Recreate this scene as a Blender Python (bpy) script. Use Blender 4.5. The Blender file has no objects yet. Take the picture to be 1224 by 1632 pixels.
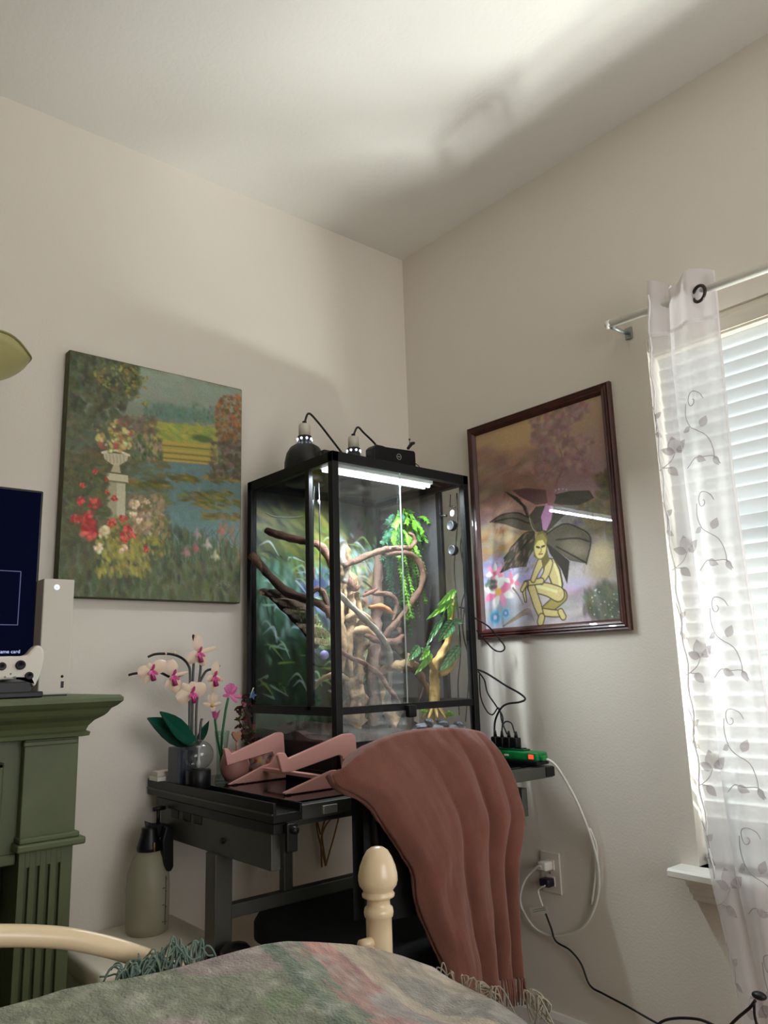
import bpy, bmesh, math, random
import numpy as np
from mathutils import Vector, Matrix, noise

# ---------------------------------------------------------------- camera
scene = bpy.context.scene
COL = scene.collection
RX = np.array([[0.7662839194605392, -0.6418467226486044, -0.029012745499852055],
               [0.10514342455606507, 0.1698191401610609, -0.9798501517617787],
               [0.633840528089532, 0.7477929153583921, 0.19761563878139757]])
FPX = 1248.99
CAM = np.array([-1.99733, -2.19288, 1.08643])
cd = bpy.data.cameras.new('camera')
cam = bpy.data.objects.new('camera', cd)
COL.objects.link(cam)
cd.sensor_fit = 'VERTICAL'
cd.sensor_height = 36.0
cd.lens = FPX / 1632 * 36.0
cd.clip_start = 0.02
mw = Matrix.Identity(4)
for i in range(3):
    mw[i][0], mw[i][1], mw[i][2], mw[i][3] = RX[0][i], -RX[1][i], -RX[2][i], CAM[i]
cam.matrix_world = mw
scene.camera = cam

# ---------------------------------------------------------------- daylight, exposure
scene.view_settings.view_transform = 'Standard'
scene.view_settings.look = 'None'
scene.view_settings.gamma = 1.0
scene.view_settings.exposure = 0.30
scene.view_settings.use_curve_mapping = False
cy = scene.cycles
cy.use_denoising = True
cy.max_bounces = 12
cy.diffuse_bounces = 7
cy.glossy_bounces = 5
cy.transmission_bounces = 10
cy.transparent_max_bounces = 40
cy.sample_clamp_indirect = 6.0
cy.caustics_reflective = False
cy.caustics_refractive = False

world = bpy.data.worlds.new('sky')
scene.world = world
world.use_nodes = True
wb = world.node_tree.nodes['Background']
wb.inputs[0].default_value = (0.80, 0.90, 1.0, 1)
wb.inputs[1].default_value = 0.9

def area_light(name, loc, target, sx, sy, power, col):
    ld = bpy.data.lights.new(name, 'AREA')
    ld.shape = 'RECTANGLE'; ld.size = sx; ld.size_y = sy
    ld.energy = power; ld.color = col
    o = bpy.data.objects.new(name, ld)
    COL.objects.link(o)
    o.location = loc
    d = Vector(target) - Vector(loc)
    o.rotation_euler = d.to_track_quat('-Z', 'Y').to_euler()
    return o

# sunlit paving outside the right-hand window, throwing light up through the slats
area_light('sunlit_ground_light', (0.50, -2.45, -0.12), (-0.1, -1.5, 1.6), 1.2, 0.12, 500, (1.0, 0.952, 0.945))
# open sky outside the same window
area_light('sky_light_right', (0.75, -1.8, 1.6), (-1.0, -1.5, 1.3), 1.6, 1.8, 30, (0.86, 0.93, 1.0))
# fill daylight from an unseen window opening, added behind the camera for more light
area_light('back_fill_light', (-1.2, -4.0, 1.5), (-1.3, -1.0, 1.5), 1.5, 1.4, 25, (1.0, 0.955, 0.925))

# ---------------------------------------------------------------- helpers
def at(u, v, ax, val):
    """point of the room seen at (u, v) of the 1224x1632 frame on the real plane ax = val"""
    d = RX.T @ np.array([(u - 612) / FPX, (v - 816) / FPX, 1.0])
    k = 'xyz'.index(ax)
    return Vector(CAM + (val - CAM[k]) / d[k] * d)

def lin(c):
    c = np.asarray(c, float)
    return np.where(c <= 0.04045, c / 12.92, ((c + 0.055) / 1.055) ** 2.4)

def rgb(r, g, b):
    return tuple(float(x) for x in lin(np.array([r, g, b]) / 255.0)) + (1.0,)

MATS = {}
def mat(name, col=(200, 200, 200), rough=0.6, metal=0.0, bump=0.0, bscale=60.0, vary=0.0, vscale=12.0,
        emit=None, estr=0.0, sheen=0.0, coat=0.0, spec=0.5, vcol=False, translucent=0.0, alpha=1.0):
    if name in MATS: return MATS[name]
    m = bpy.data.materials.new(name); m.use_nodes = True
    nt = m.node_tree; N = nt.nodes; L = nt.links
    b = N['Principled BSDF']; out = N['Material Output']
    c = rgb(*col)
    b.inputs['Base Color'].default_value = c
    b.inputs['Roughness'].default_value = rough
    b.inputs['Metallic'].default_value = metal
    b.inputs['Specular IOR Level'].default_value = spec
    b.inputs['Sheen Weight'].default_value = sheen
    b.inputs['Sheen Roughness'].default_value = 0.5
    b.inputs['Coat Weight'].default_value = coat
    b.inputs['Alpha'].default_value = alpha
    src = None
    if vcol:
        a = N.new('ShaderNodeVertexColor'); a.layer_name = 'Col'; src = a.outputs[0]
    tc = N.new('ShaderNodeTexCoord')
    if vary > 0:
        n = N.new('ShaderNodeTexNoise'); n.inputs['Scale'].default_value = vscale; n.inputs['Detail'].default_value = 6
        L.new(tc.outputs['Object'], n.inputs['Vector'])
        mr = N.new('ShaderNodeMapRange')
        mr.inputs['From Min'].default_value = 0.3; mr.inputs['From Max'].default_value = 0.7
        mr.inputs['To Min'].default_value = 1 - vary; mr.inputs['To Max'].default_value = 1 + vary
        L.new(n.outputs['Fac'], mr.inputs['Value'])
        mx = N.new('ShaderNodeMix'); mx.data_type = 'RGBA'; mx.blend_type = 'MULTIPLY'
        mx.inputs['Factor'].default_value = 1.0
        if src is None: mx.inputs['A'].default_value = c
        else: L.new(src, mx.inputs['A'])
        L.new(mr.outputs['Result'], mx.inputs['B'])
        src = mx.outputs['Result']
    if src is not None: L.new(src, b.inputs['Base Color'])
    if bump > 0:
        n = N.new('ShaderNodeTexNoise'); n.inputs['Scale'].default_value = bscale; n.inputs['Detail'].default_value = 4
        L.new(tc.outputs['Object'], n.inputs['Vector'])
        bp = N.new('ShaderNodeBump'); bp.inputs['Strength'].default_value = bump; bp.inputs['Distance'].default_value = 0.004
        L.new(n.outputs['Fac'], bp.inputs['Height']); L.new(bp.outputs['Normal'], b.inputs['Normal'])
    if emit:
        b.inputs['Emission Color'].default_value = rgb(*emit); b.inputs['Emission Strength'].default_value = estr
    last = b.outputs[0]
    if translucent > 0:
        t = N.new('ShaderNodeBsdfTranslucent'); t.inputs[0].default_value = c
        if src is not None: L.new(src, t.inputs[0])
        ms = N.new('ShaderNodeMixShader'); ms.inputs[0].default_value = translucent
        L.new(last, ms.inputs[1]); L.new(t.outputs[0], ms.inputs[2]); last = ms.outputs[0]
        L.new(last, out.inputs[0])
    MATS[name] = m
    return m

def glass(name, tint=(235, 245, 240), rough=0.0, ior=1.45, dirt=0.0):
    """thin pane: clear transmission with Fresnel reflection"""
    if name in MATS: return MATS[name]
    m = bpy.data.materials.new(name); m.use_nodes = True
    nt = m.node_tree; N = nt.nodes; L = nt.links
    N.remove(N['Principled BSDF']); out = N['Material Output']
    t = N.new('ShaderNodeBsdfTransparent'); t.inputs[0].default_value = rgb(*tint)
    g = N.new('ShaderNodeBsdfGlossy'); g.inputs['Roughness'].default_value = rough
    lw = N.new('ShaderNodeLayerWeight')                       # Schlick reflectance, alike on both faces of the pane
    pw = N.new('ShaderNodeMath'); pw.operation = 'POWER'; pw.inputs[1].default_value = 5.0
    f = N.new('ShaderNodeMath'); f.operation = 'MULTIPLY_ADD'
    r0 = ((ior - 1) / (ior + 1)) ** 2
    f.inputs[1].default_value = 1 - r0; f.inputs[2].default_value = r0
    L.new(lw.outputs['Facing'], pw.inputs[0]); L.new(pw.outputs[0], f.inputs[0])
    ms = N.new('ShaderNodeMixShader')
    L.new(f.outputs[0], ms.inputs[0]); L.new(t.outputs[0], ms.inputs[1]); L.new(g.outputs[0], ms.inputs[2])
    last = ms.outputs[0]
    if dirt > 0:
        d = N.new('ShaderNodeBsdfDiffuse'); d.inputs[0].default_value = (0.8, 0.8, 0.8, 1)
        m2 = N.new('ShaderNodeMixShader'); m2.inputs[0].default_value = dirt
        L.new(last, m2.inputs[1]); L.new(d.outputs[0], m2.inputs[2]); last = m2.outputs[0]
    L.new(last, out.inputs[0])
    MATS[name] = m
    return m

def screen_mat(name, col=(200, 200, 200), see=0.3, trans=0.0):
    """fine mesh or sheer cloth: partly open, partly cloth"""
    if name in MATS: return MATS[name]
    m = bpy.data.materials.new(name); m.use_nodes = True
    nt = m.node_tree; N = nt.nodes; L = nt.links
    N.remove(N['Principled BSDF']); out = N['Material Output']
    t = N.new('ShaderNodeBsdfTransparent')
    d = N.new('ShaderNodeBsdfDiffuse'); d.inputs[0].default_value = rgb(*col)
    last = d.outputs[0]
    if trans > 0:
        tr = N.new('ShaderNodeBsdfTranslucent'); tr.inputs[0].default_value = rgb(*col)
        m1 = N.new('ShaderNodeMixShader'); m1.inputs[0].default_value = trans
        L.new(last, m1.inputs[1]); L.new(tr.outputs[0], m1.inputs[2]); last = m1.outputs[0]
    ms = N.new('ShaderNodeMixShader'); ms.inputs[0].default_value = see
    L.new(last, ms.inputs[1]); L.new(t.outputs[0], ms.inputs[2])
    L.new(ms.outputs[0], out.inputs[0])
    MATS[name] = m
    return m

def catmull(pts, n=6):
    pts = [Vector(p) for p in pts]
    if len(pts) < 3: return pts
    out = []
    P = [pts[0] * 2 - pts[1]] + pts + [pts[-1] * 2 - pts[-2]]
    for i in range(1, len(P) - 2):
        p0, p1, p2, p3 = P[i - 1], P[i], P[i + 1], P[i + 2]
        for k in range(n):
            t = k / n
            out.append(0.5 * ((2 * p1) + (p2 - p0) * t + (2 * p0 - 5 * p1 + 4 * p2 - p3) * t * t + (3 * p1 - p0 - 3 * p2 + p3) * t ** 3))
    out.append(pts[-1])
    return out

class MB:
    def __init__(s, M=None):
        s.v = []; s.f = []; s.sm = []; s.c = []; s.M = M
    def add(s, vs, fs, smooth=False, col=None):
        o = len(s.v)
        if s.M is not None: vs = [s.M @ Vector(v) for v in vs]
        s.v += [tuple(v) for v in vs]
        s.f += [tuple(i + o for i in f) for f in fs]
        s.sm += [smooth] * len(fs)
        if col is None: col = (1, 1, 1)
        if isinstance(col, list): s.c += col
        else: s.c += [col] * len(vs)
        return s
    def box(s, x0, x1, y0, y1, z0, z1, bev=0.0, R=None, seg=2):
        bm = bmesh.new(); bmesh.ops.create_cube(bm, size=1)
        for v in bm.verts:
            v.co = ((x0 + x1) / 2 + v.co.x * (x1 - x0), (y0 + y1) / 2 + v.co.y * (y1 - y0), (z0 + z1) / 2 + v.co.z * (z1 - z0))
        if bev > 0: bmesh.ops.bevel(bm, geom=bm.edges[:], offset=bev, segments=seg, affect='EDGES', profile=0.5)
        return s.frombm(bm, bev > 0 and seg > 2, R)
    def frombm(s, bm, smooth=False, R=None):
        bm.verts.index_update()
        vs = [R @ v.co if R is not None else v.co.copy() for v in bm.verts]
        fs = [[v.index for v in f.verts] for f in bm.faces]
        bm.free()
        return s.add(vs, fs, smooth)
    def tube(s, pts, r, seg=8, sub=0, cap=True, smooth=True, wob=0.0, col=None, flat=1.0):
        """r is a number or one radius per control point"""
        rs = list(r) if hasattr(r, '__len__') else [r] * len(pts)
        if sub:
            n0 = len(pts); pts = catmull(pts, sub)
            rs = list(np.interp(np.linspace(0, n0 - 1, len(pts)), range(n0), rs))
        pts = [Vector(p) for p in pts]
        n = len(pts); vs = []; fs = []
        t = (pts[1] - pts[0]).normalized()
        a = t.orthogonal().normalized()
        for i, p in enumerate(pts):
            t = ((pts[min(i + 1, n - 1)] - pts[max(i - 1, 0)])).normalized()
            a = (a - t * a.dot(t)).normalized(); b = t.cross(a)
            for k in range(seg):
                an = 2 * math.pi * k / seg
                rr = rs[i]
                if wob: rr *= 1 + wob * noise.noise((p + a * (math.cos(an) * 0.03) + b * (math.sin(an) * 0.03)) * 45)
                vs.append(p + a * (math.cos(an) * rr) + b * (math.sin(an) * rr * flat))
        for i in range(n - 1):
            for k in range(seg):
                k2 = (k + 1) % seg
                fs.append((i * seg + k, i * seg + k2, (i + 1) * seg + k2, (i + 1) * seg + k))
        if cap:
            fs.append(tuple(range(seg - 1, -1, -1))); fs.append(tuple((n - 1) * seg + k for k in range(seg)))
        return s.add(vs, fs, smooth, col)
    def lathe(s, prof, c=(0, 0, 0), seg=24, axis='z', smooth=True, sx=1.0, sy=1.0):
        vs = []; fs = []; n = len(prof)
        for (r, h) in prof:
            for k in range(seg):
                an = 2 * math.pi * k / seg
                x, y = r * math.cos(an) * sx, r * math.sin(an) * sy
                p = (x, y, h) if axis == 'z' else ((h, x, y) if axis == 'x' else (x, h, y))
                vs.append(Vector(c) + Vector(p))
        for i in range(n - 1):
            for k in range(seg):
                k2 = (k + 1) % seg
                q = (i * seg + k, i * seg + k2, (i + 1) * seg + k2, (i + 1) * seg + k)
                fs.append(q if axis != 'y' else q[::-1])
        a = tuple(range(seg)); b = tuple((n - 1) * seg + k for k in range(seg))
        fs.append(a[::-1] if axis != 'y' else a); fs.append(b if axis != 'y' else b[::-1])
        return s.add(vs, fs, smooth)
    def prism(s, poly, d0, d1, plane='xz', bev=0.0):
        """outline extruded along the third axis between d0 and d1"""
        bm = bmesh.new()
        f = {'xz': lambda a, b, d: (a, d, b), 'yz': lambda a, b, d: (d, a, b), 'xy': lambda a, b, d: (a, b, d)}[plane]
        lo = [bm.verts.new(f(a, b, d0)) for a, b in poly]; hi = [bm.verts.new(f(a, b, d1)) for a, b in poly]
        n = len(poly)
        bm.faces.new(lo); bm.faces.new(hi[::-1])
        for i in range(n): bm.faces.new((lo[i], hi[i], hi[(i + 1) % n], lo[(i + 1) % n]))
        bmesh.ops.recalc_face_normals(bm, faces=bm.faces)
        if bev > 0: bmesh.ops.bevel(bm, geom=bm.edges[:], offset=bev, segments=2, affect='EDGES', profile=0.5)
        bmesh.ops.triangulate(bm, faces=[q for q in bm.faces if len(q.verts) > 4])
        return s.frombm(bm)
    def grid(s, fn, nu, nv, smooth=True, colfn=None):
        vs = []; cs = []
        for j in range(nv + 1):
            for i in range(nu + 1):
                vs.append(fn(i / nu, j / nv))
                cs.append(colfn(i / nu, j / nv) if colfn else (1, 1, 1))
        fs = [(j * (nu + 1) + i, j * (nu + 1) + i + 1, (j + 1) * (nu + 1) + i + 1, (j + 1) * (nu + 1) + i) for j in range(nv) for i in range(nu)]
        return s.add(vs, fs, smooth, cs)
    def ball(s, c, r, sub=2, sc=(1, 1, 1), jit=0.0, fr=6.0, smooth=True, R=None):
        bm = bmesh.new(); bmesh.ops.create_icosphere(bm, subdivisions=sub, radius=1)
        c = Vector(c)
        for v in bm.verts:
            k = 1 + (jit * noise.noise(v.co * 1.3 + c * fr) if jit else 0)
            p = Vector((v.co.x * sc[0], v.co.y * sc[1], v.co.z * sc[2])) * r * k
            if R is not None: p = R @ p
            v.co = p + c
        return s.frombm(bm, smooth)
    def build(s, name, m, parent=None, colors=False, kind=None):
        me = bpy.data.meshes.new(name)
        vs = np.array(s.v, dtype=float).reshape(-1, 3)
        off = Vector((0, 0, 0))
        if parent is None:
            mn, mx = vs.min(0), vs.max(0)
            off = Vector(((mn[0] + mx[0]) / 2, (mn[1] + mx[1]) / 2, mn[2]))
            vs = vs - np.array(off)
        me.from_pydata([tuple(v) for v in vs], [], s.f)
        me.polygons.foreach_set('use_smooth', s.sm)
        if colors:
            a = me.color_attributes.new('Col', 'FLOAT_COLOR', 'POINT')
            cc = np.ones((len(s.v), 4)); cc[:, :3] = lin(np.array(s.c))
            a.data.foreach_set('color', cc.ravel())
        me.materials.append(m); me.update()
        o = bpy.data.objects.new(name, me); COL.objects.link(o)
        if parent is not None:
            o.parent = parent
            w = world_mat(parent)
            o.matrix_parent_inverse = w.inverted()
        else: o.location = off
        if kind: o['kind'] = kind
        return o

WM = {}
def world_mat(o):
    if o.name in WM: return WM[o.name]
    return Matrix.Translation(o.location) if o.parent is None else Matrix.Identity(4)

def tag(o, label=None, cat=None, group=None, kind=None):
    if label: o['label'] = label
    if cat: o['category'] = cat
    if group: o['group'] = group
    if kind: o['kind'] = kind
    return o
def thing(name, label, cat, loc, group=None):
    o = bpy.data.objects.new(name, None); COL.objects.link(o)
    o.empty_display_size = 0.05; o.location = Vector(loc)
    return tag(o, label, cat, group)
def struct(name, mb, m, parent=None, label=None):
    o = mb.build(name, m, parent)
    if parent is None: o['kind'] = 'structure'
    if label: o['label'] = label
    return o
def fade_edges(o, ang=35):
    pass

# ------------------------------------------------ painted pictures (flat prints as vertex colours)
class Canvas:
    def __init__(s, W, H, quad, base=(128, 128, 128)):
        s.W, s.H = W, H
        s.a = np.zeros((H, W, 3)); s.a[:] = np.array(base) / 255.0
        A = []; B = []
        for (x, y), (u, v) in zip(quad, ((0, 0), (W - 1, 0), (W - 1, H - 1), (0, H - 1))):
            A.append([x, y, 1, 0, 0, 0, -u * x, -u * y]); B.append(u)
            A.append([0, 0, 0, x, y, 1, -v * x, -v * y]); B.append(v)
        s.h = np.append(np.linalg.solve(np.array(A, float), np.array(B, float)), 1).reshape(3, 3)
        c = s.m([(quad[0][0] + 50, quad[0][1] + 200), (quad[0][0] + 150, quad[0][1] + 200)])
        s.k = abs(c[1][0] - c[0][0]) / 100.0
        s.r = np.random.RandomState(7)
    def m(s, pts):
        p = np.c_[np.array(pts, float), np.ones(len(pts))] @ s.h.T
        return p[:, :2] / p[:, 2:]
    def _win(s, x0, x1, y0, y1):
        x0, x1 = max(int(x0), 0), min(int(x1) + 2, s.W); y0, y1 = max(int(y0), 0), min(int(y1) + 2, s.H)
        if x1 <= x0 or y1 <= y0: return None
        Y, X = np.mgrid[y0:y1, x0:x1]
        return X, Y, (slice(y0, y1), slice(x0, x1))
    def _mix(s, sl, al, col):
        s.a[sl] = s.a[sl] * (1 - al[..., None]) + (np.array(col) / 255.0) * al[..., None]
    def ell(s, c, rx, ry, col, al=1.0, soft=0.3, rot=0.0, raw=False):
        (x, y) = c if raw else s.m([c])[0]
        if not raw: rx, ry = rx * s.k, ry * s.k
        R = max(rx, ry) * (1 + soft) + 1
        w = s._win(x - R, x + R, y - R, y + R)
        if w is None: return
        X, Y, sl = w
        ca, sa = math.cos(rot), math.sin(rot)
        dx, dy = X - x, Y - y
        d = np.sqrt(((dx * ca + dy * sa) / max(rx, .4)) ** 2 + ((-dx * sa + dy * ca) / max(ry, .4)) ** 2)
        s._mix(sl, al * np.clip((1 + soft - d) / max(2 * soft, 1e-3), 0, 1), col)
    def poly(s, pts, col, al=1.0):
        p = s.m(pts)
        w = s._win(p[:, 0].min(), p[:, 0].max(), p[:, 1].min(), p[:, 1].max())
        if w is None: return
        X, Y, sl = w
        acc = np.zeros(X.shape)
        for ox, oy in ((-.25, -.25), (.25, -.25), (-.25, .25), (.25, .25)):
            ins = np.zeros(X.shape, bool)
            for i in range(len(p)):
                (xa, ya), (xb, yb) = p[i], p[i - 1]
                cond = ((ya > Y + oy) != (yb > Y + oy))
                with np.errstate(divide='ignore', invalid='ignore'):
                    xi = (xb - xa) * (Y + oy - ya) / (yb - ya + 1e-12) + xa
                ins ^= cond & (X + ox < xi)
            acc += ins
        s._mix(sl, al * acc / 4, col)
    def line(s, pts, wd, col, al=1.0, smooth=True):
        q = [Vector((x, y, 0)) for x, y in s.m(pts)]
        if smooth and len(q) > 2: q = catmull(q, 5)
        wd = np.interp(np.linspace(0, 1, len(q)), np.linspace(0, 1, len(wd)), wd) * s.k if hasattr(wd, '__len__') else [wd * s.k] * len(q)
        X0 = min(a.x for a in q) - max(wd) - 1; X1 = max(a.x for a in q) + max(wd) + 1
        Y0 = min(a.y for a in q) - max(wd) - 1; Y1 = max(a.y for a in q) + max(wd) + 1
        w = s._win(X0, X1, Y0, Y1)
        if w is None: return
        X, Y, sl = w
        acc = np.zeros(X.shape)
        for i in range(len(q) - 1):
            ax, ay, bx, by = q[i].x, q[i].y, q[i + 1].x, q[i + 1].y
            L2 = (bx - ax) ** 2 + (by - ay) ** 2 + 1e-9
            t = np.clip(((X - ax) * (bx - ax) + (Y - ay) * (by - ay)) / L2, 0, 1)
            d = np.hypot(X - ax - t * (bx - ax), Y - ay - t * (by - ay))
            acc = np.maximum(acc, np.clip(wd[i] / 2 + .5 - d, 0, 1))
        s._mix(sl, al * acc, col)
    def dabs(s, box, n, size, cols, al=(.4, .8), rot=None, asp=2.0, mask=None):
        x0, y0, x1, y1 = box
        for _ in range(n):
            x, y = s.r.uniform(x0, x1), s.r.uniform(y0, y1)
            if mask is not None and not mask(x, y): continue
            c = np.array(cols[s.r.randint(len(cols))]) + s.r.normal(0, 6, 3)
            sz = s.r.uniform(*size)
            s.ell((x, y), sz * asp, sz, np.clip(c, 0, 255), s.r.uniform(*al), .4, s.r.uniform(0, 3.14) if rot is None else s.r.normal(rot, .25))
    def grain(s, amt):
        s.a = np.clip(s.a + s.r.normal(0, amt, (s.H, s.W, 1)), 0, 1)
    def plane(s, name, TL, TR, BR, BL, m, parent):
        TL, TR, BR, BL = [np.array(q, float) for q in (TL, TR, BR, BL)]
        u = np.linspace(0, 1, s.W)[None, :, None]; v = np.linspace(0, 1, s.H)[:, None, None]
        P = (TL * (1 - u) + TR * u) * (1 - v) + (BL * (1 - u) + BR * u) * v
        i = np.arange(s.W * s.H).reshape(s.H, s.W)
        F = np.stack([i[:-1, :-1], i[1:, :-1], i[1:, 1:], i[:-1, 1:]], -1).reshape(-1, 4)
        me = bpy.data.meshes.new(name)
        me.vertices.add(s.W * s.H); me.vertices.foreach_set('co', P.reshape(-1))
        me.loops.add(F.size); me.loops.foreach_set('vertex_index', F.reshape(-1))
        me.polygons.add(len(F)); me.polygons.foreach_set('loop_start', np.arange(len(F)) * 4)
        me.polygons.foreach_set('loop_total', np.full(len(F), 4))
        me.update(calc_edges=True)
        a = me.color_attributes.new('Col', 'FLOAT_COLOR', 'POINT')
        cc = np.ones((s.W * s.H, 4)); cc[:, :3] = lin(np.clip(s.a, 0, 1).reshape(-1, 3))
        a.data.foreach_set('color', cc.ravel())
        me.materials.append(m)
        o = bpy.data.objects.new(name, me); COL.objects.link(o)
        o.parent = parent; o.matrix_parent_inverse = world_mat(parent).inverted()
        return o

# ================================================================ ROOM SHELL
H = 2.74
M_wall = mat('painted_wall', (226, 219, 208), 0.85, bump=0.16, bscale=150, spec=0.2)
M_ceil = mat('ceiling_paint', (230, 228, 222), 0.9, bump=0.25, bscale=70, spec=0.2)
M_white = mat('white_trim_paint', (236, 234, 228), 0.45)
M_floor = mat('beige_carpet', (168, 150, 128), 0.95, bump=0.8, bscale=300, vary=0.1, vscale=90)
WY0, WY1, WZ0, WZ1 = -2.45, -1.05, 0.567, 2.02      # window opening in the right wall
XL, YB = -4.2, -3.6
struct('wall_left', MB().box(XL - .12, 0.12, 0, .12, 0, H), M_wall)
w = MB()
w.box(0, .12, YB, WY0, 0, H).box(0, .12, WY1, 0, 0, H).box(0, .12, WY0, WY1, 0, WZ0).box(0, .12, WY0, WY1, WZ1, H)
struct('wall_right', w, M_wall)
w = MB()
w.box(XL, -2.0, YB - .12, YB, 0, H).box(-.4, .12, YB - .12, YB, 0, H).box(-2.0, -.4, YB - .12, YB, 0, .6).box(-2.0, -.4, YB - .12, YB, 2.1, H)
struct('wall_back', w, M_wall)
struct('wall_far_side', MB().box(XL - .12, XL, YB - .12, 0, 0, H), M_wall)
struct('ceiling', MB().box(XL - .12, .12, YB - .12, .12, H, H + .1), M_ceil)
struct('floor', MB().box(XL - .12, .12, YB - .12, .12, -.1, 0), M_floor)
bbp = lambda s: [(0, 0), (-.014, 0), (-.014, .075), (-.008, .09), (0, .09)]
struct('baseboard_right', MB().prism([(0, 0), (-.014, 0), (-.014, .075), (-.008, .09), (0, .09)], YB + .001, -.001, 'xz'), M_white)
struct('baseboard_left', MB().prism([(0, 0), (-.014, 0), (-.014, .075), (-.008, .09), (0, .09)], XL + .001, -.016, 'yz'), M_white)
struct('ground_outside', MB().box(.13, 6, -8, 4, -.3, -.2), mat('pale_paving', (196, 188, 174), .9, vary=.1))

# window in the right wall: frame, meeting rail and pane
wr = thing('window_1', 'white framed window behind the blind', 'window', (.1, -1.75, WZ0)); del wr['category']; wr['kind'] = 'structure'
m = MB()
m.box(.085, .115, WY1 - .04, WY1, WZ0, WZ1).box(.085, .115, WY0, WY0 + .04, WZ0, WZ1)
m.box(.085, .115, WY0 + .04, WY1 - .04, WZ0, WZ0 + .04).box(.085, .115, WY0 + .04, WY1 - .04, WZ1 - .04, WZ1)
m.build('window_frame', M_white, wr)
MB().box(.085, .115, WY0 + .04, WY1 - .04, 1.28, 1.315).build('meeting_rail', M_white, wr)
GL = glass('window_glass', (245, 250, 248))
MB().box(.098, .102, WY0 + .04, WY1 - .04, WZ0 + .04, 1.28).build('pane', GL, wr)
MB().box(.098, .102, WY0 + .04, WY1 - .04, 1.315, WZ1 - .04).build('pane', GL, wr)
# sill board and moulded apron
m = MB()
m.prism([(.085, .567), (-.066, .567), (-.072, .562), (-.072, .549), (-.066, .545), (.085, .545)], -2.52, -1.0, 'xz')
sl = struct('trim_1', m, M_white)
struct('trim_2', MB().prism([(0, .545), (-.05, .545), (-.046, .528), (-.036, .522), (-.032, .508), (-.02, .502), (-.018, .488), (0, .484)], -2.49, -1.035, 'xz'), M_white)

# ---------------------------------------------------------------- blind
M_slat = mat('blind_slat', (236, 237, 237), .4, translucent=.35)
bl = thing('window_blind', 'white slatted blind hanging closed in the window', 'blind', (.04, -1.75, WZ0))
b0, b1 = WY0 + .012, WY1 - .012
MB().box(.008, .075, b0, b1, 1.955, 2.0195, .003).build('head_rail', mat('blind_valance', (214, 206, 190), .5), bl)
MB().box(.002, .008, b0, b1, 1.962, 2.002, .001).build('valance', mat('blind_valance', (214, 206, 190), .5), bl)
tilt = math.radians(69)
sm = MB()
prof = []
for k in range(7):
    q = (k / 6 - .5) * .05
    prof.append((q, .003 - .012 * (k / 6 - .5) ** 2 * 1.0))
def slat_fn(u, v, th=0):
    q = (v - .5) * .05; bow = .0035 * (1 - (2 * v - 1) ** 2)
    # inner edge (room side) up
    x = -q * math.cos(tilt) - bow * math.sin(tilt); z = q * math.sin(tilt) - bow * math.cos(tilt)
    return Vector((x, b0 + (b1 - b0) * u, z))
sm.grid(lambda u, v: slat_fn(u, v), 1, 6)
sm.grid(lambda u, v: slat_fn(u, v) + Vector((.0022 * math.sin(tilt), 0, .0022 * math.cos(tilt))), 1, 6)
slat_me = None
z = 1.935; pitch = .0385; first = None
while z > WZ0 + .05:
    if first is None:
        first = sm.build('slat', M_slat, bl); base_z = z; first.location = (.042, 0, z)
    else:
        c = first.copy(); COL.objects.link(c); c.location = (.042, 0, z)
    z -= pitch
MB().box(.02, .062, b0, b1, WZ0 + .012, WZ0 + .03, .004).build('bottom_rail', M_slat, bl)
for yy in (-1.5, -1.95):
    MB().tube([(.014, yy, 1.955), (.014, yy, WZ0 + .03)], .0011, 5).build('ladder_cord', M_white, bl)
    MB().tube([(.07, yy, 1.955), (.07, yy, WZ0 + .03)], .0011, 5).build('ladder_cord', M_white, bl)

# ---------------------------------------------------------------- curtain rod and curtain
RZ = 2.055
rd = thing('curtain_rod', 'white curtain rod over the window', 'curtain rod', (-.09, -1.7, RZ))
MR = mat('rod_white', (238, 238, 230), .3, coat=.3)
p0, p1 = Vector((-.09, -.985, 2.062)), Vector((-.09, -2.62, 1.99))
MB().tube([p0, p1], .0122, 14).build('rod', MR, rd)
MB().tube([p0 + Vector((.0, .004, .0)), p0 + Vector((0, -.012, 0))], .0125, 14).build('end_cap', MR, rd)
for yy, zz in ((-.998, 2.062), (-2.56, 1.993)):
    MB().tube([(-.0, yy, zz - .008), (-.05, yy, zz - .012), (-.09, yy, zz - .012)], .006, 8).build('bracket', mat('bracket_grey', (150, 156, 152), .4, .6), rd)
    MB().box(-.006, 0, yy - .012, yy + .012, zz - .026, zz + .010, .002).build('wall_plate', mat('bracket_grey'), rd)

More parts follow.
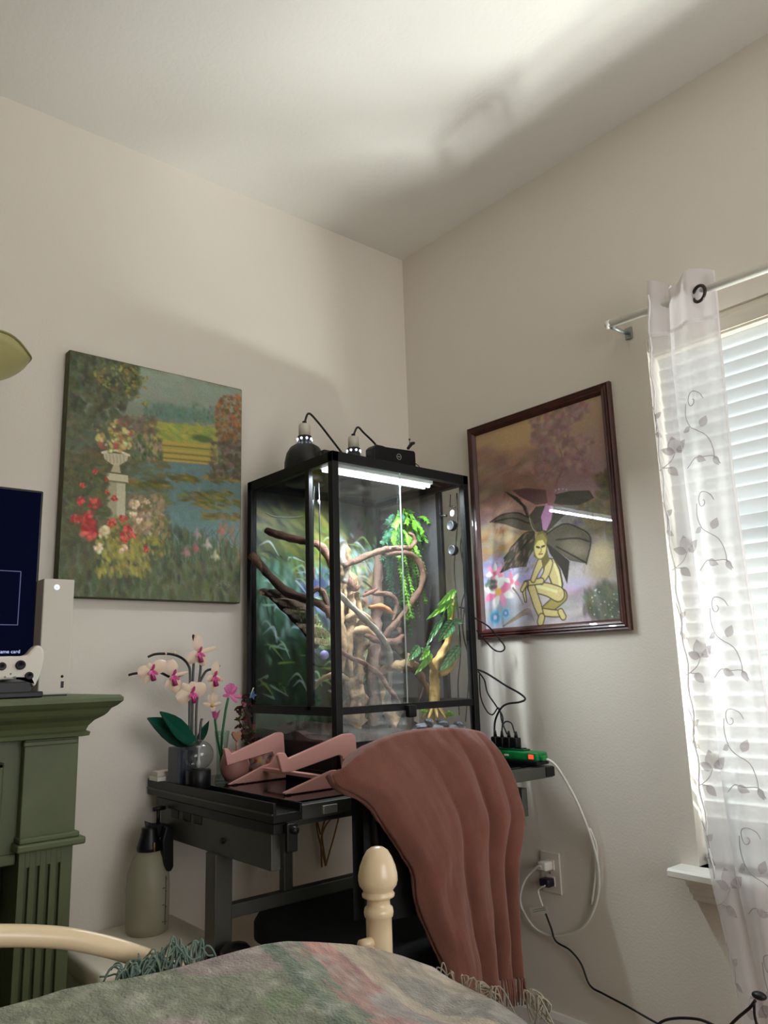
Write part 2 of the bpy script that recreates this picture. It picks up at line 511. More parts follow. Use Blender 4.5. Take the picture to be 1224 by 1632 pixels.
Lp = [at(u, v, 'x', -.09) for u, v in ((1030, 447), (1036, 600), (1052, 760), (1068, 900), (1091, 1080), (1109, 1250), (1133, 1400), (1158, 1500), (1180, 1600))]
Rp = [at(u, v, 'x', -.09) for u, v in ((1140, 445), (1150, 560), (1170, 760), (1190, 900), (1212, 1040))]
lz = [-p.z for p in Lp]; ly = [p.y for p in Lp]
rz = [-p.z for p in Rp]; ry = [p.y for p in Rp]
CT, CB = 2.125, .03
def curtain(s, t):
    z = CT - (CT - CB) * t
    yl = float(np.interp(-z, lz, ly)); yr = float(np.interp(-z, rz, ry))
    if z < rz[-1] * -1: yr = ry[-1] - .02 * (-rz[-1] - z)
    y = yl + (yr - yl) * s
    # narrow pleat at the left, deep tuck at 0.32, wide panel on the right
    a = .026 * math.sin(s * math.pi / .32) if s < .32 else .030 * math.sin((s - .32) / .68 * math.pi)
    x = -.085 - a - .006 * math.sin(21 * s + 1.7 * t) - .004 * math.sin(9 * t + 4 * s)
    if .29 < s < .35: x += .03 * (1 - abs(s - .32) / .03)
    ztop = z + (.012 * math.sin(9 * s + 1) + (-.026 if s > .34 else -.006)) * max(0, 1 - t * 12)
    return Vector((x, y, ztop))
cu = thing('curtain', 'sheer white curtain panel with embroidered vines', 'curtain', (-.09, -1.2, CB))
M_sheer = screen_mat('sheer_cloth', (236, 233, 234), .30, .45)
MB().grid(lambda s, t: curtain(s, .075 + t * .925), 60, 110).build('panel', M_sheer, cu)
MB().grid(lambda s, t: curtain(s, t * .075), 60, 8).build('header', screen_mat('header_cloth', (232, 226, 228), .06, .45), cu)
MB().grid(lambda s, t: curtain(s, .072 + t * .006) + Vector((-.002, 0, 0)), 60, 2).build('header_seam', screen_mat('seam_cloth', (236, 232, 232), .0, .3), cu)
MB().grid(lambda s, t: curtain(s * .016 + .984, t) + Vector((-.002, 0, 0)), 2, 100).build('side_hem', screen_mat('seam_cloth'), cu)
g = at(1114, 468, 'x', -.115)
gm = MB(Matrix.Translation(g) @ Matrix.Rotation(math.radians(-18), 4, 'Z') @ Matrix.Rotation(math.radians(90), 4, 'Y'))
gm.tube([Vector((.021 * math.cos(a), .021 * math.sin(a), 0)) for a in np.linspace(0, 2 * math.pi, 25)], .0045, 8, cap=False)
gm.build('grommet', mat('dark_bronze', (62, 52, 52), .35, .7), cu)
# embroidery: vines stitched on the cloth
em = MB()
def stitch(pts, r=.0011):
    q = [curtain(min(max(s, .01), .99), t) + Vector((-.0022, 0, 0)) for s, t in pts]
    em.tube(q, r, 5, sub=3, cap=False)
def leaf(s, t, ds, dt, wd=.32):
    n = 6; L = []; R = []
    for k in range(n + 1):
        q = k / n; w_ = wd * math.sin(math.pi * q ** .8)
        cs, ct = s + ds * q, t + dt * q
        L.append((cs - dt * 9 * w_, ct + ds / 9 * w_)); R.append((cs + dt * 9 * w_, ct - ds / 9 * w_))
    pl = L + R[::-1]
    vs = [curtain(min(max(a, .01), .99), b) + Vector((-.0024, 0, 0)) for a, b in pl]
    nn = len(L)
    em.add(vs, [(i, i + 1, 2 * nn - 2 - i, 2 * nn - 1 - i) for i in range(nn - 1)])
rep = .128
for i in range(8):
    t0 = .02 + i * rep
    # right panel: curl with stem, buds
    cs, ct = .62, t0 + .03
    curl = [(cs + .13 * (1 - a / 9) * math.cos(-a * .9) * 1.0, ct + .014 * (1 - a / 9) * math.sin(-a * .9)) for a in np.linspace(8, 0, 14)]
    if i > 0:
        stitch(curl + [(.77, t0 + .045), (.55, t0 + .056)][:0])
        stitch([(.49, t0 + .03), (.47, t0 + .045), (.52, t0 + .06), (.63, t0 + .068), (.75, t0 + .078), (.80, t0 + .095), (.80, t0 + .108)])
        leaf(.52, t0 + .06, -.10, .006, .3); leaf(.70, t0 + .066, .06, -.014, .3)
        stitch([(.42, t0 + .112), (.56, t0 + .102), (.68, t0 + .104), (.80, t0 + .104), (.87, t0 + .115)])
        leaf(.60, t0 + .103, .12, .006, .32); leaf(.80, t0 + .104, .05, .013, .3)
    # left pleat: trio of leaves
        leaf(.27, t0 + .088, -.02, -.022, .34); leaf(.27, t0 + .088, -.15, -.006, .3); leaf(.29, t0 + .088, .14, -.014, .3)
        stitch([(.27, t0 + .088), (.22, t0 + .098), (.12, t0 + .106), (.06, t0 + .108)])
        stitch([(.12, t0 + .106), (.22, t0 + .107)]); leaf(.18, t0 + .106, .10, .012, .34)
        stitch([(.02, t0 + .02), (.08, t0 + .03), (.10, t0 + .045), (.05, t0 + .06)])
        leaf(.09, t0 + .04, .08, -.008, .3); leaf(.06, t0 + .058, .09, .008, .3)
em.build('embroidery', screen_mat('embroidery_thread', (196, 188, 190), .35, .35), cu)
# threads along the pleat edge catching the light
MB().tube([curtain(.10 + .02 * math.sin(k * 1.3), .02 + .72 * k / 60) + Vector((-.002, 0, 0)) for k in range(61)], .0022, 5).build('pleat_edge', mat('white_thread', (245, 245, 245), .5), cu)

# ---------------------------------------------------------------- outlet, plugs and cables on the right wall
ow = thing('wall_outlet', 'double socket outlet on the right wall low behind the chair', 'outlet', (0, -.567, .416))
MO = mat('outlet_plastic', (216, 206, 196), .4)
MB().box(-.006, 0, -.604, -.531, .417, .534, .003).build('cover_plate', MO, ow)
for zz in (.452, .498): MB().box(-.009, -.004, -.584, -.551, zz - .014, zz + .014, .002).build('socket', MO, ow)
MB().tube([(-.0075, -.567, .475), (-.005, -.567, .475)], .003, 8).build('screw', mat('bracket_grey'), ow)

# white mains cable: power strip -> loop -> outlet
MCW = mat('white_cable', (225, 224, 216), .4)
MCB = mat('black_cable', (16, 16, 18), .45)
PSX = -.105
wc = thing('mains_cable', 'white mains cable looping from green power strip to wall outlet', 'cable', (-.03, -.6, .312))
pts = [Vector((-.115, -.658, .822)), at(884, 1218, 'x', -.095), at(905, 1250, 'x', -.07), at(925, 1290, 'x', -.05), at(945, 1345, 'x', -.025), at(955, 1395, 'x', -.012), at(950, 1440, 'x', -.011), at(930, 1477, 'x', -.011), at(892, 1492, 'x', -.012),
       at(856, 1482, 'x', -.014), at(834, 1452, 'x', -.02), at(829, 1428, 'x', -.03), at(838, 1400, 'x', -.04), at(856, 1382, 'x', -.045), Vector((-.045, -.567, .498))]
MB().tube(pts, .0036, 8, sub=8).build('cord', MCW, wc)
MB().tube([at(940, 1320, 'x', -.02), at(951, 1352, 'x', -.008), at(949, 1395, 'x', -.008), at(943, 1442, 'x', -.008)], .0033, 8, sub=6).build('cord', MCW, wc)
MB().box(-.046, -.0095, -.583, -.551, .486, .511, .005, seg=3).build('plug', MCW, wc)
bc = thing('charger_cable', 'black cable with paper tag running from outlet down the right wall', 'cable', (-.02, -.7, .16))
MB().box(-.042, -.0095, -.586, -.549, .440, .463, .006, seg=3).build('plug', mat('navy_plug', (22, 20, 38), .4), bc)
MB().tube([Vector((-.04, -.575, .447)), at(858, 1418, 'x', -.04), at(862, 1436, 'x', -.035), at(868, 1452, 'x', -.03)], .0026, 8, sub=6).build('cord_sleeve', MCW, bc)
q = [at(868, 1452, 'x', -.03), at(878, 1478, 'x', -.02), at(886, 1500, 'x', -.014), at(908, 1514, 'x', -.012), at(926, 1536, 'x', -.012), at(940, 1570, 'x', -.012), at(962, 1584, 'x', -.012), at(1000, 1604, 'x', -.014), at(1046, 1630, 'x', -.02), at(1090, 1650, 'x', -.02)]
MB().tube(q, .0028, 8, sub=8).build('cord', MCB, bc)
tg = MB(); a, b, c, d = at(844, 1447, 'x', -.035), at(870, 1443, 'x', -.035), at(874, 1455, 'x', -.034), at(848, 1460, 'x', -.036)
tg.add([a, b, c, d] + [p + Vector((-.0008, 0, 0)) for p in (a, b, c, d)], [(3, 2, 1, 0), (4, 5, 6, 7), (0, 1, 5, 4), (1, 2, 6, 5), (2, 3, 7, 6), (3, 0, 4, 7)])
tg.build('paper_tag', mat('paper', (226, 222, 212), .8), bc)
tl = MB()
for k in (.3, .55):
    tl.tube([a.lerp(d, k) + Vector((-.0014, 0, 0)) + (b - a) * .15, b.lerp(c, k) + Vector((-.0014, 0, 0)) - (b - a) * .1], .0005, 4)
tl.build('printed_line', MCB, bc)
yc = thing('splitter_cable', 'black cable with round connector in front of the curtain foot', 'cable', (-.16, -1.25, .1))
s0 = at(1210, 1587, 'x', -.17)
MB().tube([at(1030, 1650, 'x', -.06), at(1060, 1626, 'x', -.08), at(1110, 1624, 'x', -.11), at(1150, 1640, 'x', -.14)], .0034, 8, sub=6).build('cord', MCB, yc)
MB().tube([at(1158, 1640, 'x', -.15), at(1176, 1622, 'x', -.16), at(1195, 1606, 'x', -.17), at(1204, 1594, 'x', -.17)], .0034, 8, sub=6).build('cord', MCB, yc)
MB().tube([at(1202, 1598, 'x', -.17), at(1203, 1620, 'x', -.17), at(1210, 1645, 'x', -.17)], .003, 8, sub=6).build('cord', MCB, yc)
MB().ball(s0, .011, 3, (1, 1.5, .8)).build('connector', MCB, yc)

# ================================================================ CANVAS PAINTING ON THE LEFT WALL
cv = Canvas(250, 312, [(195, 68), (1178, 300), (1160, 1510), (100, 1475)], (96, 104, 78))
G = cv
for i in range(60): G.ell((830, 250 + i * 6), 520, 40, (132 - i * .3, 146 - i * .5, 132 - i * .55), .5, .6)
G.dabs((560, 180, 1180, 420), 120, (10, 26), [(140, 152, 138), (124, 142, 128), (134, 140, 122)], (.15, .35), 0.2, 2.5)
G.ell((780, 430), 170, 50, (84, 112, 100), .8, .5); G.ell((950, 450), 200, 40, (92, 118, 104), .7, .5)
G.dabs((620, 380, 1030, 480), 90, (6, 15), [(74, 104, 92), (100, 126, 112), (86, 110, 90)], (.3, .6), 1.57, 1.6)
G.poly([(640, 470), (1040, 520), (1040, 720), (720, 700), (560, 560)], (150, 146, 64), .9)
G.dabs((640, 490, 1030, 590), 120, (5, 12), [(128, 146, 60), (104, 134, 62), (172, 156, 70)], (.3, .7), .1, 3)
for yy in (600, 640, 672, 700):
    G.line([(720, yy - 4), (860, yy + 8), (1020, yy + 24)], 14, (176, 142, 74), .8); G.line([(720, yy + 12), (860, yy + 24), (1020, yy + 40)], 9, (106, 86, 46), .7)
G.ell((950, 575), 70, 24, (70, 88, 50), .85, .3)
# water
G.poly([(700, 700), (1175, 740), (1160, 1200), (760, 1180), (520, 1000), (520, 720)], (92, 118, 116), .95)
G.dabs((520, 690, 760, 1000), 160, (6, 16), [(96, 92, 52), (80, 84, 52), (118, 104, 60), (88, 98, 74)], (.3, .7), .05, 3)
G.dabs((700, 720, 1160, 1180), 150, (6, 18), [(94, 124, 126), (82, 108, 108), (104, 130, 128)], (.2, .5), 1.5, 2)
for c, rx, ry in (((960, 900), 150, 26), ((1060, 950), 150, 26), ((840, 800), 70, 9), ((620, 830), 120, 10), ((1080, 800), 110, 22), ((1060, 1020), 100, 14)):
    G.dabs((c[0] - rx, c[1] - ry, c[0] + rx, c[1] + ry), 40, (6, 12), [(112, 100, 44), (92, 88, 42), (134, 118, 54), (76, 80, 44)], (.5, .9), .12, 4)
G.dabs((1040, 1000, 1165, 1300), 80, (7, 16), [(140, 112, 84), (120, 100, 76)], (.2, .5), 1.5, 2)
# orange tree and bushes at the right
G.dabs((1030, 330, 1180, 620), 300, (6, 14), [(134, 90, 50), (112, 80, 50), (158, 106, 62), (96, 78, 52)], (.4, .8), None, 1.4, lambda x, y: (x - 1120) ** 2 / 105 ** 2 + (y - 470) ** 2 / 150 ** 2 < 1)
G.dabs((1000, 590, 1180, 800), 200, (6, 14), [(92, 76, 66), (84, 80, 60), (122, 104, 92), (70, 68, 48)], (.4, .8))
# dark tree at the left and shrubs
G.dabs((170, 70, 600, 460), 700, (8, 20), [(62, 70, 46), (76, 82, 56), (52, 60, 42), (90, 92, 70)], (.4, .8), None, 1.5, lambda x, y: y < 480 - max(0, x - 430) * 1.1 and x < 590)
G.dabs((330, 150, 640, 380), 150, (4, 9), [(128, 122, 56), (104, 108, 54), (146, 138, 70), (122, 92, 50)], (.5, .9), None, 1.6, lambda x, y: abs(y - (130 + (x - 300) * .5)) < 110)
G.dabs((160, 450, 520, 640), 260, (8, 18), [(70, 78, 58), (82, 88, 66), (94, 96, 76)], (.4, .7))
G.dabs((500, 450, 690, 560), 120, (6, 14), [(104, 88, 74), (116, 98, 84), (90, 84, 66)], (.4, .7))
G.dabs((540, 560, 720, 690), 160, (5, 12), [(74, 90, 58), (96, 104, 72), (150, 130, 112), (62, 80, 52)], (.4, .8), 1.4, 2)
G.dabs((150, 640, 520, 800), 200, (8, 18), [(84, 82, 54), (72, 76, 52), (96, 92, 62)], (.4, .7), .1, 2)
# pedestal and urn
G.poly([(392, 800), (505, 820), (500, 1030), (385, 1030)], (150, 146, 116), 1); G.poly([(455, 815), (505, 820), (500, 1030), (450, 1030)], (176, 172, 146), 1)
G.poly([(392, 765), (520, 785), (522, 825), (385, 810)], (184, 178, 150), 1); G.line([(388, 812), (520, 828)], 9, (104, 98, 72))
G.poly([(440, 715), (470, 718), (478, 770), (420, 762)], (168, 160, 134), 1)
G.poly([(375, 650), (525, 665), (515, 700), (470, 725), (430, 722), (385, 690)], (176, 168, 142), 1); G.line([(372, 652), (450, 640), (528, 668)], 14, (196, 190, 166))
for xx in (395, 415, 435, 455, 475, 495): G.line([(xx, 665), (xx + 4, 712)], 4, (128, 120, 96), .8)
G.dabs((340, 470, 560, 650), 130, (6, 14), [(186, 178, 106), (204, 198, 150), (168, 158, 76), (120, 112, 60), (150, 84, 70)], (.5, .9), None, 1.2, lambda x, y: (x - 445) ** 2 / 115 ** 2 + (y - 565) ** 2 / 92 ** 2 < 1)
G.ell((452, 615), 16, 20, (170, 76, 68), .9)
# foreground foliage and flowers
G.dabs((110, 1080, 1160, 1500), 900, (7, 18), [(70, 76, 48), (58, 66, 44), (86, 90, 56), (78, 84, 60)], (.4, .8), 1.5, 2.2, lambda x, y: y > 1150 + 60 * math.sin(x / 160) - (x < 500) * 120)
G.dabs((130, 740, 400, 1180), 420, (6, 15), [(78, 80, 50), (92, 90, 56), (66, 72, 46)], (.4, .8))
G.dabs((380, 1020, 760, 1260), 300, (5, 13), [(132, 124, 52), (104, 104, 50), (152, 140, 66), (80, 86, 50)], (.4, .8))
G.dabs((330, 1140, 640, 1360), 220, (5, 13), [(150, 140, 62), (122, 118, 56), (170, 158, 84)], (.3, .7), 1.3, 2)
G.dabs((520, 900, 720, 1120), 220, (5, 12), [(150, 128, 104), (184, 164, 134), (96, 96, 62), (112, 108, 70), (162, 116, 96)], (.4, .8))
for c, r in (((320, 945), 34), ((300, 1035), 44), ((215, 1035), 28), ((290, 1105), 46), ((240, 930), 22), ((255, 840), 16), ((330, 760), 14), ((420, 1055), 24), ((490, 1030), 20), ((440, 915), 18), ((395, 880), 12), ((395, 805), 11), ((515, 1090), 24), ((500, 1130), 30), ((545, 1125), 18), ((620, 1205), 18)):
    G.dabs((c[0] - r, c[1] - r, c[0] + r, c[1] + r), 26, (r * .18, r * .42), [(170, 50, 46), (146, 36, 36), (196, 78, 68), (206, 100, 86)], (.6, .95), None, 1.3, lambda x, y: (x - c[0]) ** 2 + (y - c[1]) ** 2 < r * r)
for c, r in (((375, 1108), 34), ((345, 1200), 26), ((485, 1205), 24), ((585, 1040), 18), ((545, 1005), 20), ((560, 950), 22), ((630, 930), 16)):
    G.dabs((c[0] - r, c[1] - r, c[0] + r, c[1] + r), 22, (r * .2, r * .42), [(214, 200, 168), (198, 178, 140), (222, 212, 190), (188, 150, 120)], (.6, .95), None, 1.2, lambda x, y: (x - c[0]) ** 2 + (y - c[1]) ** 2 < r * r)
for k in range(60):
    x = G.r.uniform(720, 1150); h_ = G.r.uniform(80, 210); y = 1290 - G.r.uniform(0, 40)
    G.line([(x, y), (x + G.r.uniform(-20, 20), y - h_ * .6), (x + G.r.uniform(-50, 50), y - h_)], (7, 2), [(66, 86, 58), (82, 100, 66), (56, 74, 54)][k % 3], .8)
for c, cl in (((975, 1175), (206, 190, 180)), ((1020, 1240), (212, 200, 160)), ((915, 1115), (176, 146, 150)), ((905, 1195), (176, 96, 96)), ((850, 1220), (182, 130, 134)), ((1055, 1095), (186, 106, 92))):
    for a in (2.6, .5, 1.4, -1.6): G.ell((c[0] + 15 * math.cos(a), c[1] + 16 * math.sin(a)), 19, 10, tuple(q * (.86 + .12 * math.cos(a)) for q in cl), .75, .7, a + .3)
G.dabs((1020, 1400, 1100, 1430), 10, (2, 4), [(140, 132, 104)], (.4, .6), 0, 3)
G.grain(.015)
pc = thing('canvas_painting', 'unframed canvas painting of a garden pond with urn and red flowers', 'painting', (-1.04, 0, 1.30))
cx0, cx1, cz0, cz1 = -1.32, -.763, 1.303, 2.005
MB().box(cx0, cx1, -.034, -.001, cz0, cz1, .004, seg=3).build('canvas_edge', mat('canvas_edge', (72, 74, 46), .8, vary=.2, vscale=30), pc)
G.a = np.clip(G.a * 1.16, 0, 1)
M_print = mat('oil_paint', rough=.55, vcol=True, bump=.25, bscale=400)
G.plane('painted_face', (cx0 + .003, -.0346, cz1 - .003), (cx1 - .003, -.0346, cz1 - .003), (cx1 - .003, -.0346, cz0 + .003), (cx0 + .003, -.0346, cz0 + .003), M_print, pc)

# ================================================================ FRAMED PRINT ON THE RIGHT WALL
fq = [(95, 395), (830, 130), (955, 1490), (140, 1535)]
G = Canvas(230, 300, fq, (150, 128, 100))
for i in range(50): G.ell((480, 180 + i * 12), 700, 60, (156 - i * .7, 132 - i * .7, 96 + i * .2), .5, .6)
G.ell((300, 450), 200, 150, (172, 144, 94), .6, .9)
G.dabs((100, 480, 480, 820), 260, (10, 26), [(120, 92, 86), (132, 102, 92), (104, 82, 80), (148, 118, 100)], (.25, .5), -.15, 3)
G.dabs((100, 740, 500, 880), 120, (8, 20), [(160, 128, 118), (122, 96, 92)], (.3, .5), -.1, 3)
G.dabs((540, 800, 930, 1120), 260, (10, 24), [(88, 84, 92), (108, 104, 106), (76, 76, 78), (124, 116, 108)], (.3, .6), 0, 2)
G.dabs((700, 540, 920, 960), 300, (6, 15), [(88, 78, 58), (104, 92, 66), (72, 68, 58)], (.25, .55), None, 1.6, lambda x, y: x > 900 - (y - 540) * .75 - 40 * math.sin(y / 30))
G.poly([(130, 1090), (930, 1060), (960, 1495), (140, 1540)], (158, 150, 158), .85)
G.dabs((130, 1080, 950, 1520), 420, (10, 30), [(170, 164, 172), (140, 136, 150), (182, 172, 168), (128, 124, 130), (160, 150, 176)], (.2, .5), -.03, 4)
G.dabs((120, 900, 420, 1120), 160, (10, 22), [(150, 138, 120), (116, 108, 104), (166, 152, 128), (150, 104, 60)], (.3, .6), 0, 2)
G.dabs((130, 1100, 420, 1250), 140, (8, 20), [(146, 140, 176), (164, 156, 188), (120, 122, 150)], (.3, .6), 0, 3)
G.ell((840, 1130), 70, 90, (150, 136, 112), .8, .4); G.ell((830, 1090), 40, 40, (172, 160, 132), .8, .5)
bush = lambda x, y: ((x - 870) / 150) ** 2 + ((y - 1390) / 120) ** 2 < G.r.uniform(.5, 1.1)
G.dabs((700, 1250, 960, 1490), 420, (5, 13), [(78, 82, 74), (64, 70, 64), (104, 106, 98), (88, 92, 80)], (.25, .55), 1.3, 2.5, bush)
G.dabs((700, 1250, 960, 1490), 46, (2, 4), [(190, 194, 188)], (.4, .8), None, 1, bush)
# lilac tree
G.line([(560, 720), (565, 650), (605, 560), (620, 440), (640, 320), (650, 220)], (16, 12, 6), (120, 86, 92))
for p in ([(610, 560), (590, 480), (570, 420)], [(622, 430), (600, 380), (570, 350)], [(630, 400), (690, 460), (720, 500)], [(640, 320), (700, 260), (740, 220)]): G.line(p, (7, 3), (112, 80, 88), .9)
for _ in range(260):
    W_x, W_y = G.r.uniform(190, 770), G.r.uniform(700, 1200)
    G.ell((W_x, W_y), G.r.uniform(4, 16), G.r.uniform(2, 5), ((96, 88, 78), (40, 36, 32), (120, 112, 100))[G.r.randint(3)], .16, .6, G.r.uniform(0, 3))
tree = [(520, 300, 110, 60), (640, 240, 90, 50), (720, 215, 60, 30), (470, 400, 60, 40), (560, 420, 90, 60), (700, 430, 80, 50), (500, 520, 80, 60), (660, 540, 100, 55), (740, 560, 50, 25), (480, 600, 70, 45), (570, 330, 90, 40)]
for x, y, rx, ry in tree:
    G.dabs((x - rx, y - ry, x + rx, y + ry), 60, (6, 14), [(118, 88, 96), (132, 102, 106), (104, 78, 84), (146, 116, 116)], (.3, .65), None, 1.5, lambda a, b: (a - x) ** 2 / rx ** 2 + (b - y) ** 2 / ry ** 2 < 1)
# wings
W1, W2, W3 = (58, 54, 46), (74, 68, 58), (46, 42, 38)
G.poly([(300, 705), (380, 690), (500, 700), (515, 780), (440, 790), (350, 745)], (84, 60, 62)); 
G.poly([(545, 730), (640, 705), (760, 700), (790, 745), (700, 790), (590, 790), (545, 780)], W1)
G.poly([(255, 710), (330, 745), (380, 800), (440, 950), (420, 950), (360, 800)], W3)
G.poly([(440, 800), (520, 790), (560, 800), (640, 820), (560, 900), (500, 960), (440, 950), (395, 860)], W1)
G.poly([(170, 895), (240, 850), (330, 838), (390, 860), (435, 950), (350, 940), (250, 905)], W2)
G.poly([(250, 1110), (290, 1040), (360, 970), (430, 950), (440, 1040), (400, 1100), (380, 1160), (290, 1170), (215, 1205), (250, 1150)], W1)
G.poly([(500, 960), (600, 900), (690, 925), (765, 985), (765, 1060), (740, 1145), (640, 1125), (560, 1060), (500, 1030)], W2)
G.poly([(500, 1020), (560, 1060), (640, 1130), (625, 1270), (590, 1180), (520, 1080)], W3)
G.ell((690, 1060), 60, 30, (140, 132, 118), .6, .6, .3); G.ell((650, 1010), 40, 30, (104, 98, 84), .6, .6)
for p in ([(500, 965), (600, 905), (690, 925), (768, 990), (742, 1148)], [(170, 895), (240, 850), (330, 838), (392, 865)], [(250, 1110), (360, 970), (430, 950)], [(560, 1000), (680, 990), (760, 1010)], [(560, 1040), (650, 1090), (740, 1140)], [(430, 960), (330, 1080), (220, 1200)], [(400, 900), (300, 870), (200, 890)]): G.line(p, 6, (36, 32, 28), .9)
G.poly([(480, 940), (470, 860), (500, 780), (545, 800), (530, 880), (500, 945)], (150, 110, 146)); G.poly([(510, 790), (500, 700), (540, 700), (560, 740), (540, 800)], (120, 84, 88))
G.dabs((200, 960, 440, 1190), 60, (3, 6), [(120, 110, 98), (150, 110, 120)], (.4, .7), 2.2, 3, lambda x, y: y > 1330 - x)
# crouching figure
S1, S2, SO = (176, 162, 116), (206, 194, 150), (66, 60, 44)
def limb(p, w_, c=S1): G.line(p, [k + 9 for k in w_] if hasattr(w_, '__len__') else w_ + 9, SO); G.line(p, w_, c)
limb([(590, 1340), (540, 1390), (485, 1430)], (50, 40, 28), (140, 128, 76))
limb([(485, 1440), (540, 1448), (590, 1450)], (26, 24, 18)); limb([(585, 1440), (600, 1470)], (22, 12))
G.poly([(500, 1110), (545, 1110), (585, 1180), (602, 1270), (590, 1340), (540, 1330), (525, 1260), (500, 1190)], SO)
G.poly([(506, 1118), (542, 1116), (576, 1185), (592, 1270), (582, 1332), (545, 1320), (532, 1256), (508, 1190)], S1)
G.line([(550, 1150), (576, 1230), (582, 1300)], 12, S2, .7)
limb([(570, 1330), (500, 1300), (410, 1285)], (56, 46, 34)); G.line([(560, 1315), (480, 1290), (420, 1280)], 12, S2, .8)
limb([(412, 1290), (440, 1380), (470, 1470)], (34, 34, 18)); limb([(470, 1470), (462, 1500)], (26, 14))
limb([(515, 1140), (500, 1200), (470, 1250)], (34, 26, 20)); limb([(470, 1248), (420, 1255), (375, 1262)], (20, 18, 16))
limb([(470, 1130), (440, 1190), (420, 1240)], (32, 24, 18)); limb([(380, 1262), (365, 1300), (375, 1370)], (18, 12, 4)); limb([(375, 1264), (355, 1300)], (14, 5))
G.poly([(425, 1100), (430, 1010), (450, 955), (480, 945), (505, 980), (505, 1060), (520, 1120), (480, 1180), (470, 1120)], (96, 88, 50))
G.ell((464, 1045), 34, 50, SO, 1, .05, .15); G.ell((464, 1045), 31, 47, (190, 178, 118), 1, .08, .15)
G.poly([(428, 1040), (440, 975), (480, 960), (505, 1000), (498, 1040), (480, 1000), (450, 1005)], (126, 116, 62))
G.line([(443, 1042), (458, 1046)], 8, (50, 44, 30)); G.line([(474, 1042), (488, 1036)], 8, (50, 44, 30)); G.line([(468, 1050), (470, 1070), (462, 1074)], 4, (120, 106, 64)); G.line([(456, 1086), (476, 1084)], 6, (120, 80, 60))
G.line([(440, 950), (385, 820)], 5, (90, 86, 76)); G.line([(440, 955), (420, 930), (400, 870)], 4, (140, 134, 110))
# lilies and blue daisies
def flower(c, r, cols, n=6, mid=(206, 150, 60)):
    for k in range(n):
        a = k * 2 * math.pi / n + .3
        G.ell((c[0] + r * .55 * math.cos(a), c[1] + r * .6 * math.sin(a)), r * .55, r * .22, cols[k % len(cols)], .95, .25, a)
    G.ell(c, r * .22, r * .22, mid, .9, .4)
flower((215, 1310), 78, [(226, 214, 220), (214, 120, 160), (236, 226, 228), (206, 100, 140)], 8)
flower((195, 1200), 46, [(196, 120, 146), (226, 206, 214)], 7, (190, 90, 110)); flower((295, 1250), 46, [(190, 116, 142), (220, 196, 206)], 6, (184, 96, 120))
G.dabs((140, 1240, 200, 1290), 12, (5, 9), [(70, 78, 66)], (.5, .8)); G.line([(300, 1290), (330, 1330), (360, 1390)], (10, 4), (104, 100, 90))
G.ell((230, 1450), 100, 60, (96, 116, 128), .6, .7)
for c, r in (((195, 1465), 32), ((256, 1440), 22)): G.ell(c, r, r, (96, 150, 178), .9, .25); G.ell(c, r * .75, r * .75, (64, 104, 138), .9, .3); G.ell(c, r * .3, r * .3, (150, 140, 170), .9, .4)
for k in range(9): G.line([(240, 1520), (320 + k * 8, 1480 - k * 8), (400 + k * 3, 1430 + k * 8)], (4, 2), [(110, 104, 76), (140, 84, 74), (84, 96, 84)][k % 3], .8)
G.ell((400, 1465), 14, 14, (110, 108, 130), .7, .5)
G.grain(.015)
G.a = np.clip(G.a * 1.34, 0, 1)
fr = thing('framed_print', 'dark wood framed print of a winged figure crouching by lilies', 'picture', (0, -.626, 1.178))
fy0, fy1, fz0, fz1, fw = -.922, -.329, 1.178, 1.925, .034      # y0 is the side near the window
M_fr = mat('mahogany', (70, 34, 26), .38, vary=.35, vscale=25, coat=.15)
def bar(y0, y1, z0, z1, horiz):
    m = MB()
    n = 4
    prof = [(0, -.001), (0, -.014), (.12, -.020), (.28, -.017), (.36, -.022), (.52, -.020), (.6, -.024), (.78, -.021), (.86, -.017), (1, -.010), (1, -.001)]
    vs = []; fs = []
    for e in (0, 1):
        for (q, x) in prof:
            d = q * fw
            if horiz == 't': y, z_ = (y0 + d, y1 - d)[e], z1 - d
            elif horiz == 'b': y, z_ = (y0 + d, y1 - d)[e], z0 + d
            elif horiz == 'l': y, z_ = y1 - d, (z0 + d, z1 - d)[e]
            else: y, z_ = y0 + d, (z0 + d, z1 - d)[e]
            vs.append((x, y, z_))
    k = len(prof)
    for i in range(k - 1): fs.append((i, i + 1, k + i + 1, k + i))
    fs += [tuple(range(k)), tuple(range(2 * k - 1, k - 1, -1))]
    m.add(vs, fs); return m
for h_ in 'tblr': bar(fy0, fy1, fz0, fz1, h_).build('frame_rail', M_fr, fr)
iy0, iy1, iz0, iz1 = fy0 + fw, fy1 - fw, fz0 + fw, fz1 - fw
G.plane('print', (-.0085, iy1, iz1), (-.0085, iy0, iz1), (-.0085, iy0, iz0), (-.0085, iy1, iz0), mat('print_paper', rough=.7, vcol=True), fr)
MB().box(-.0115, -.0095, iy0, iy1, iz0, iz1).build('glazing', glass('picture_glass', (254, 254, 252), 0, 1.36), fr)

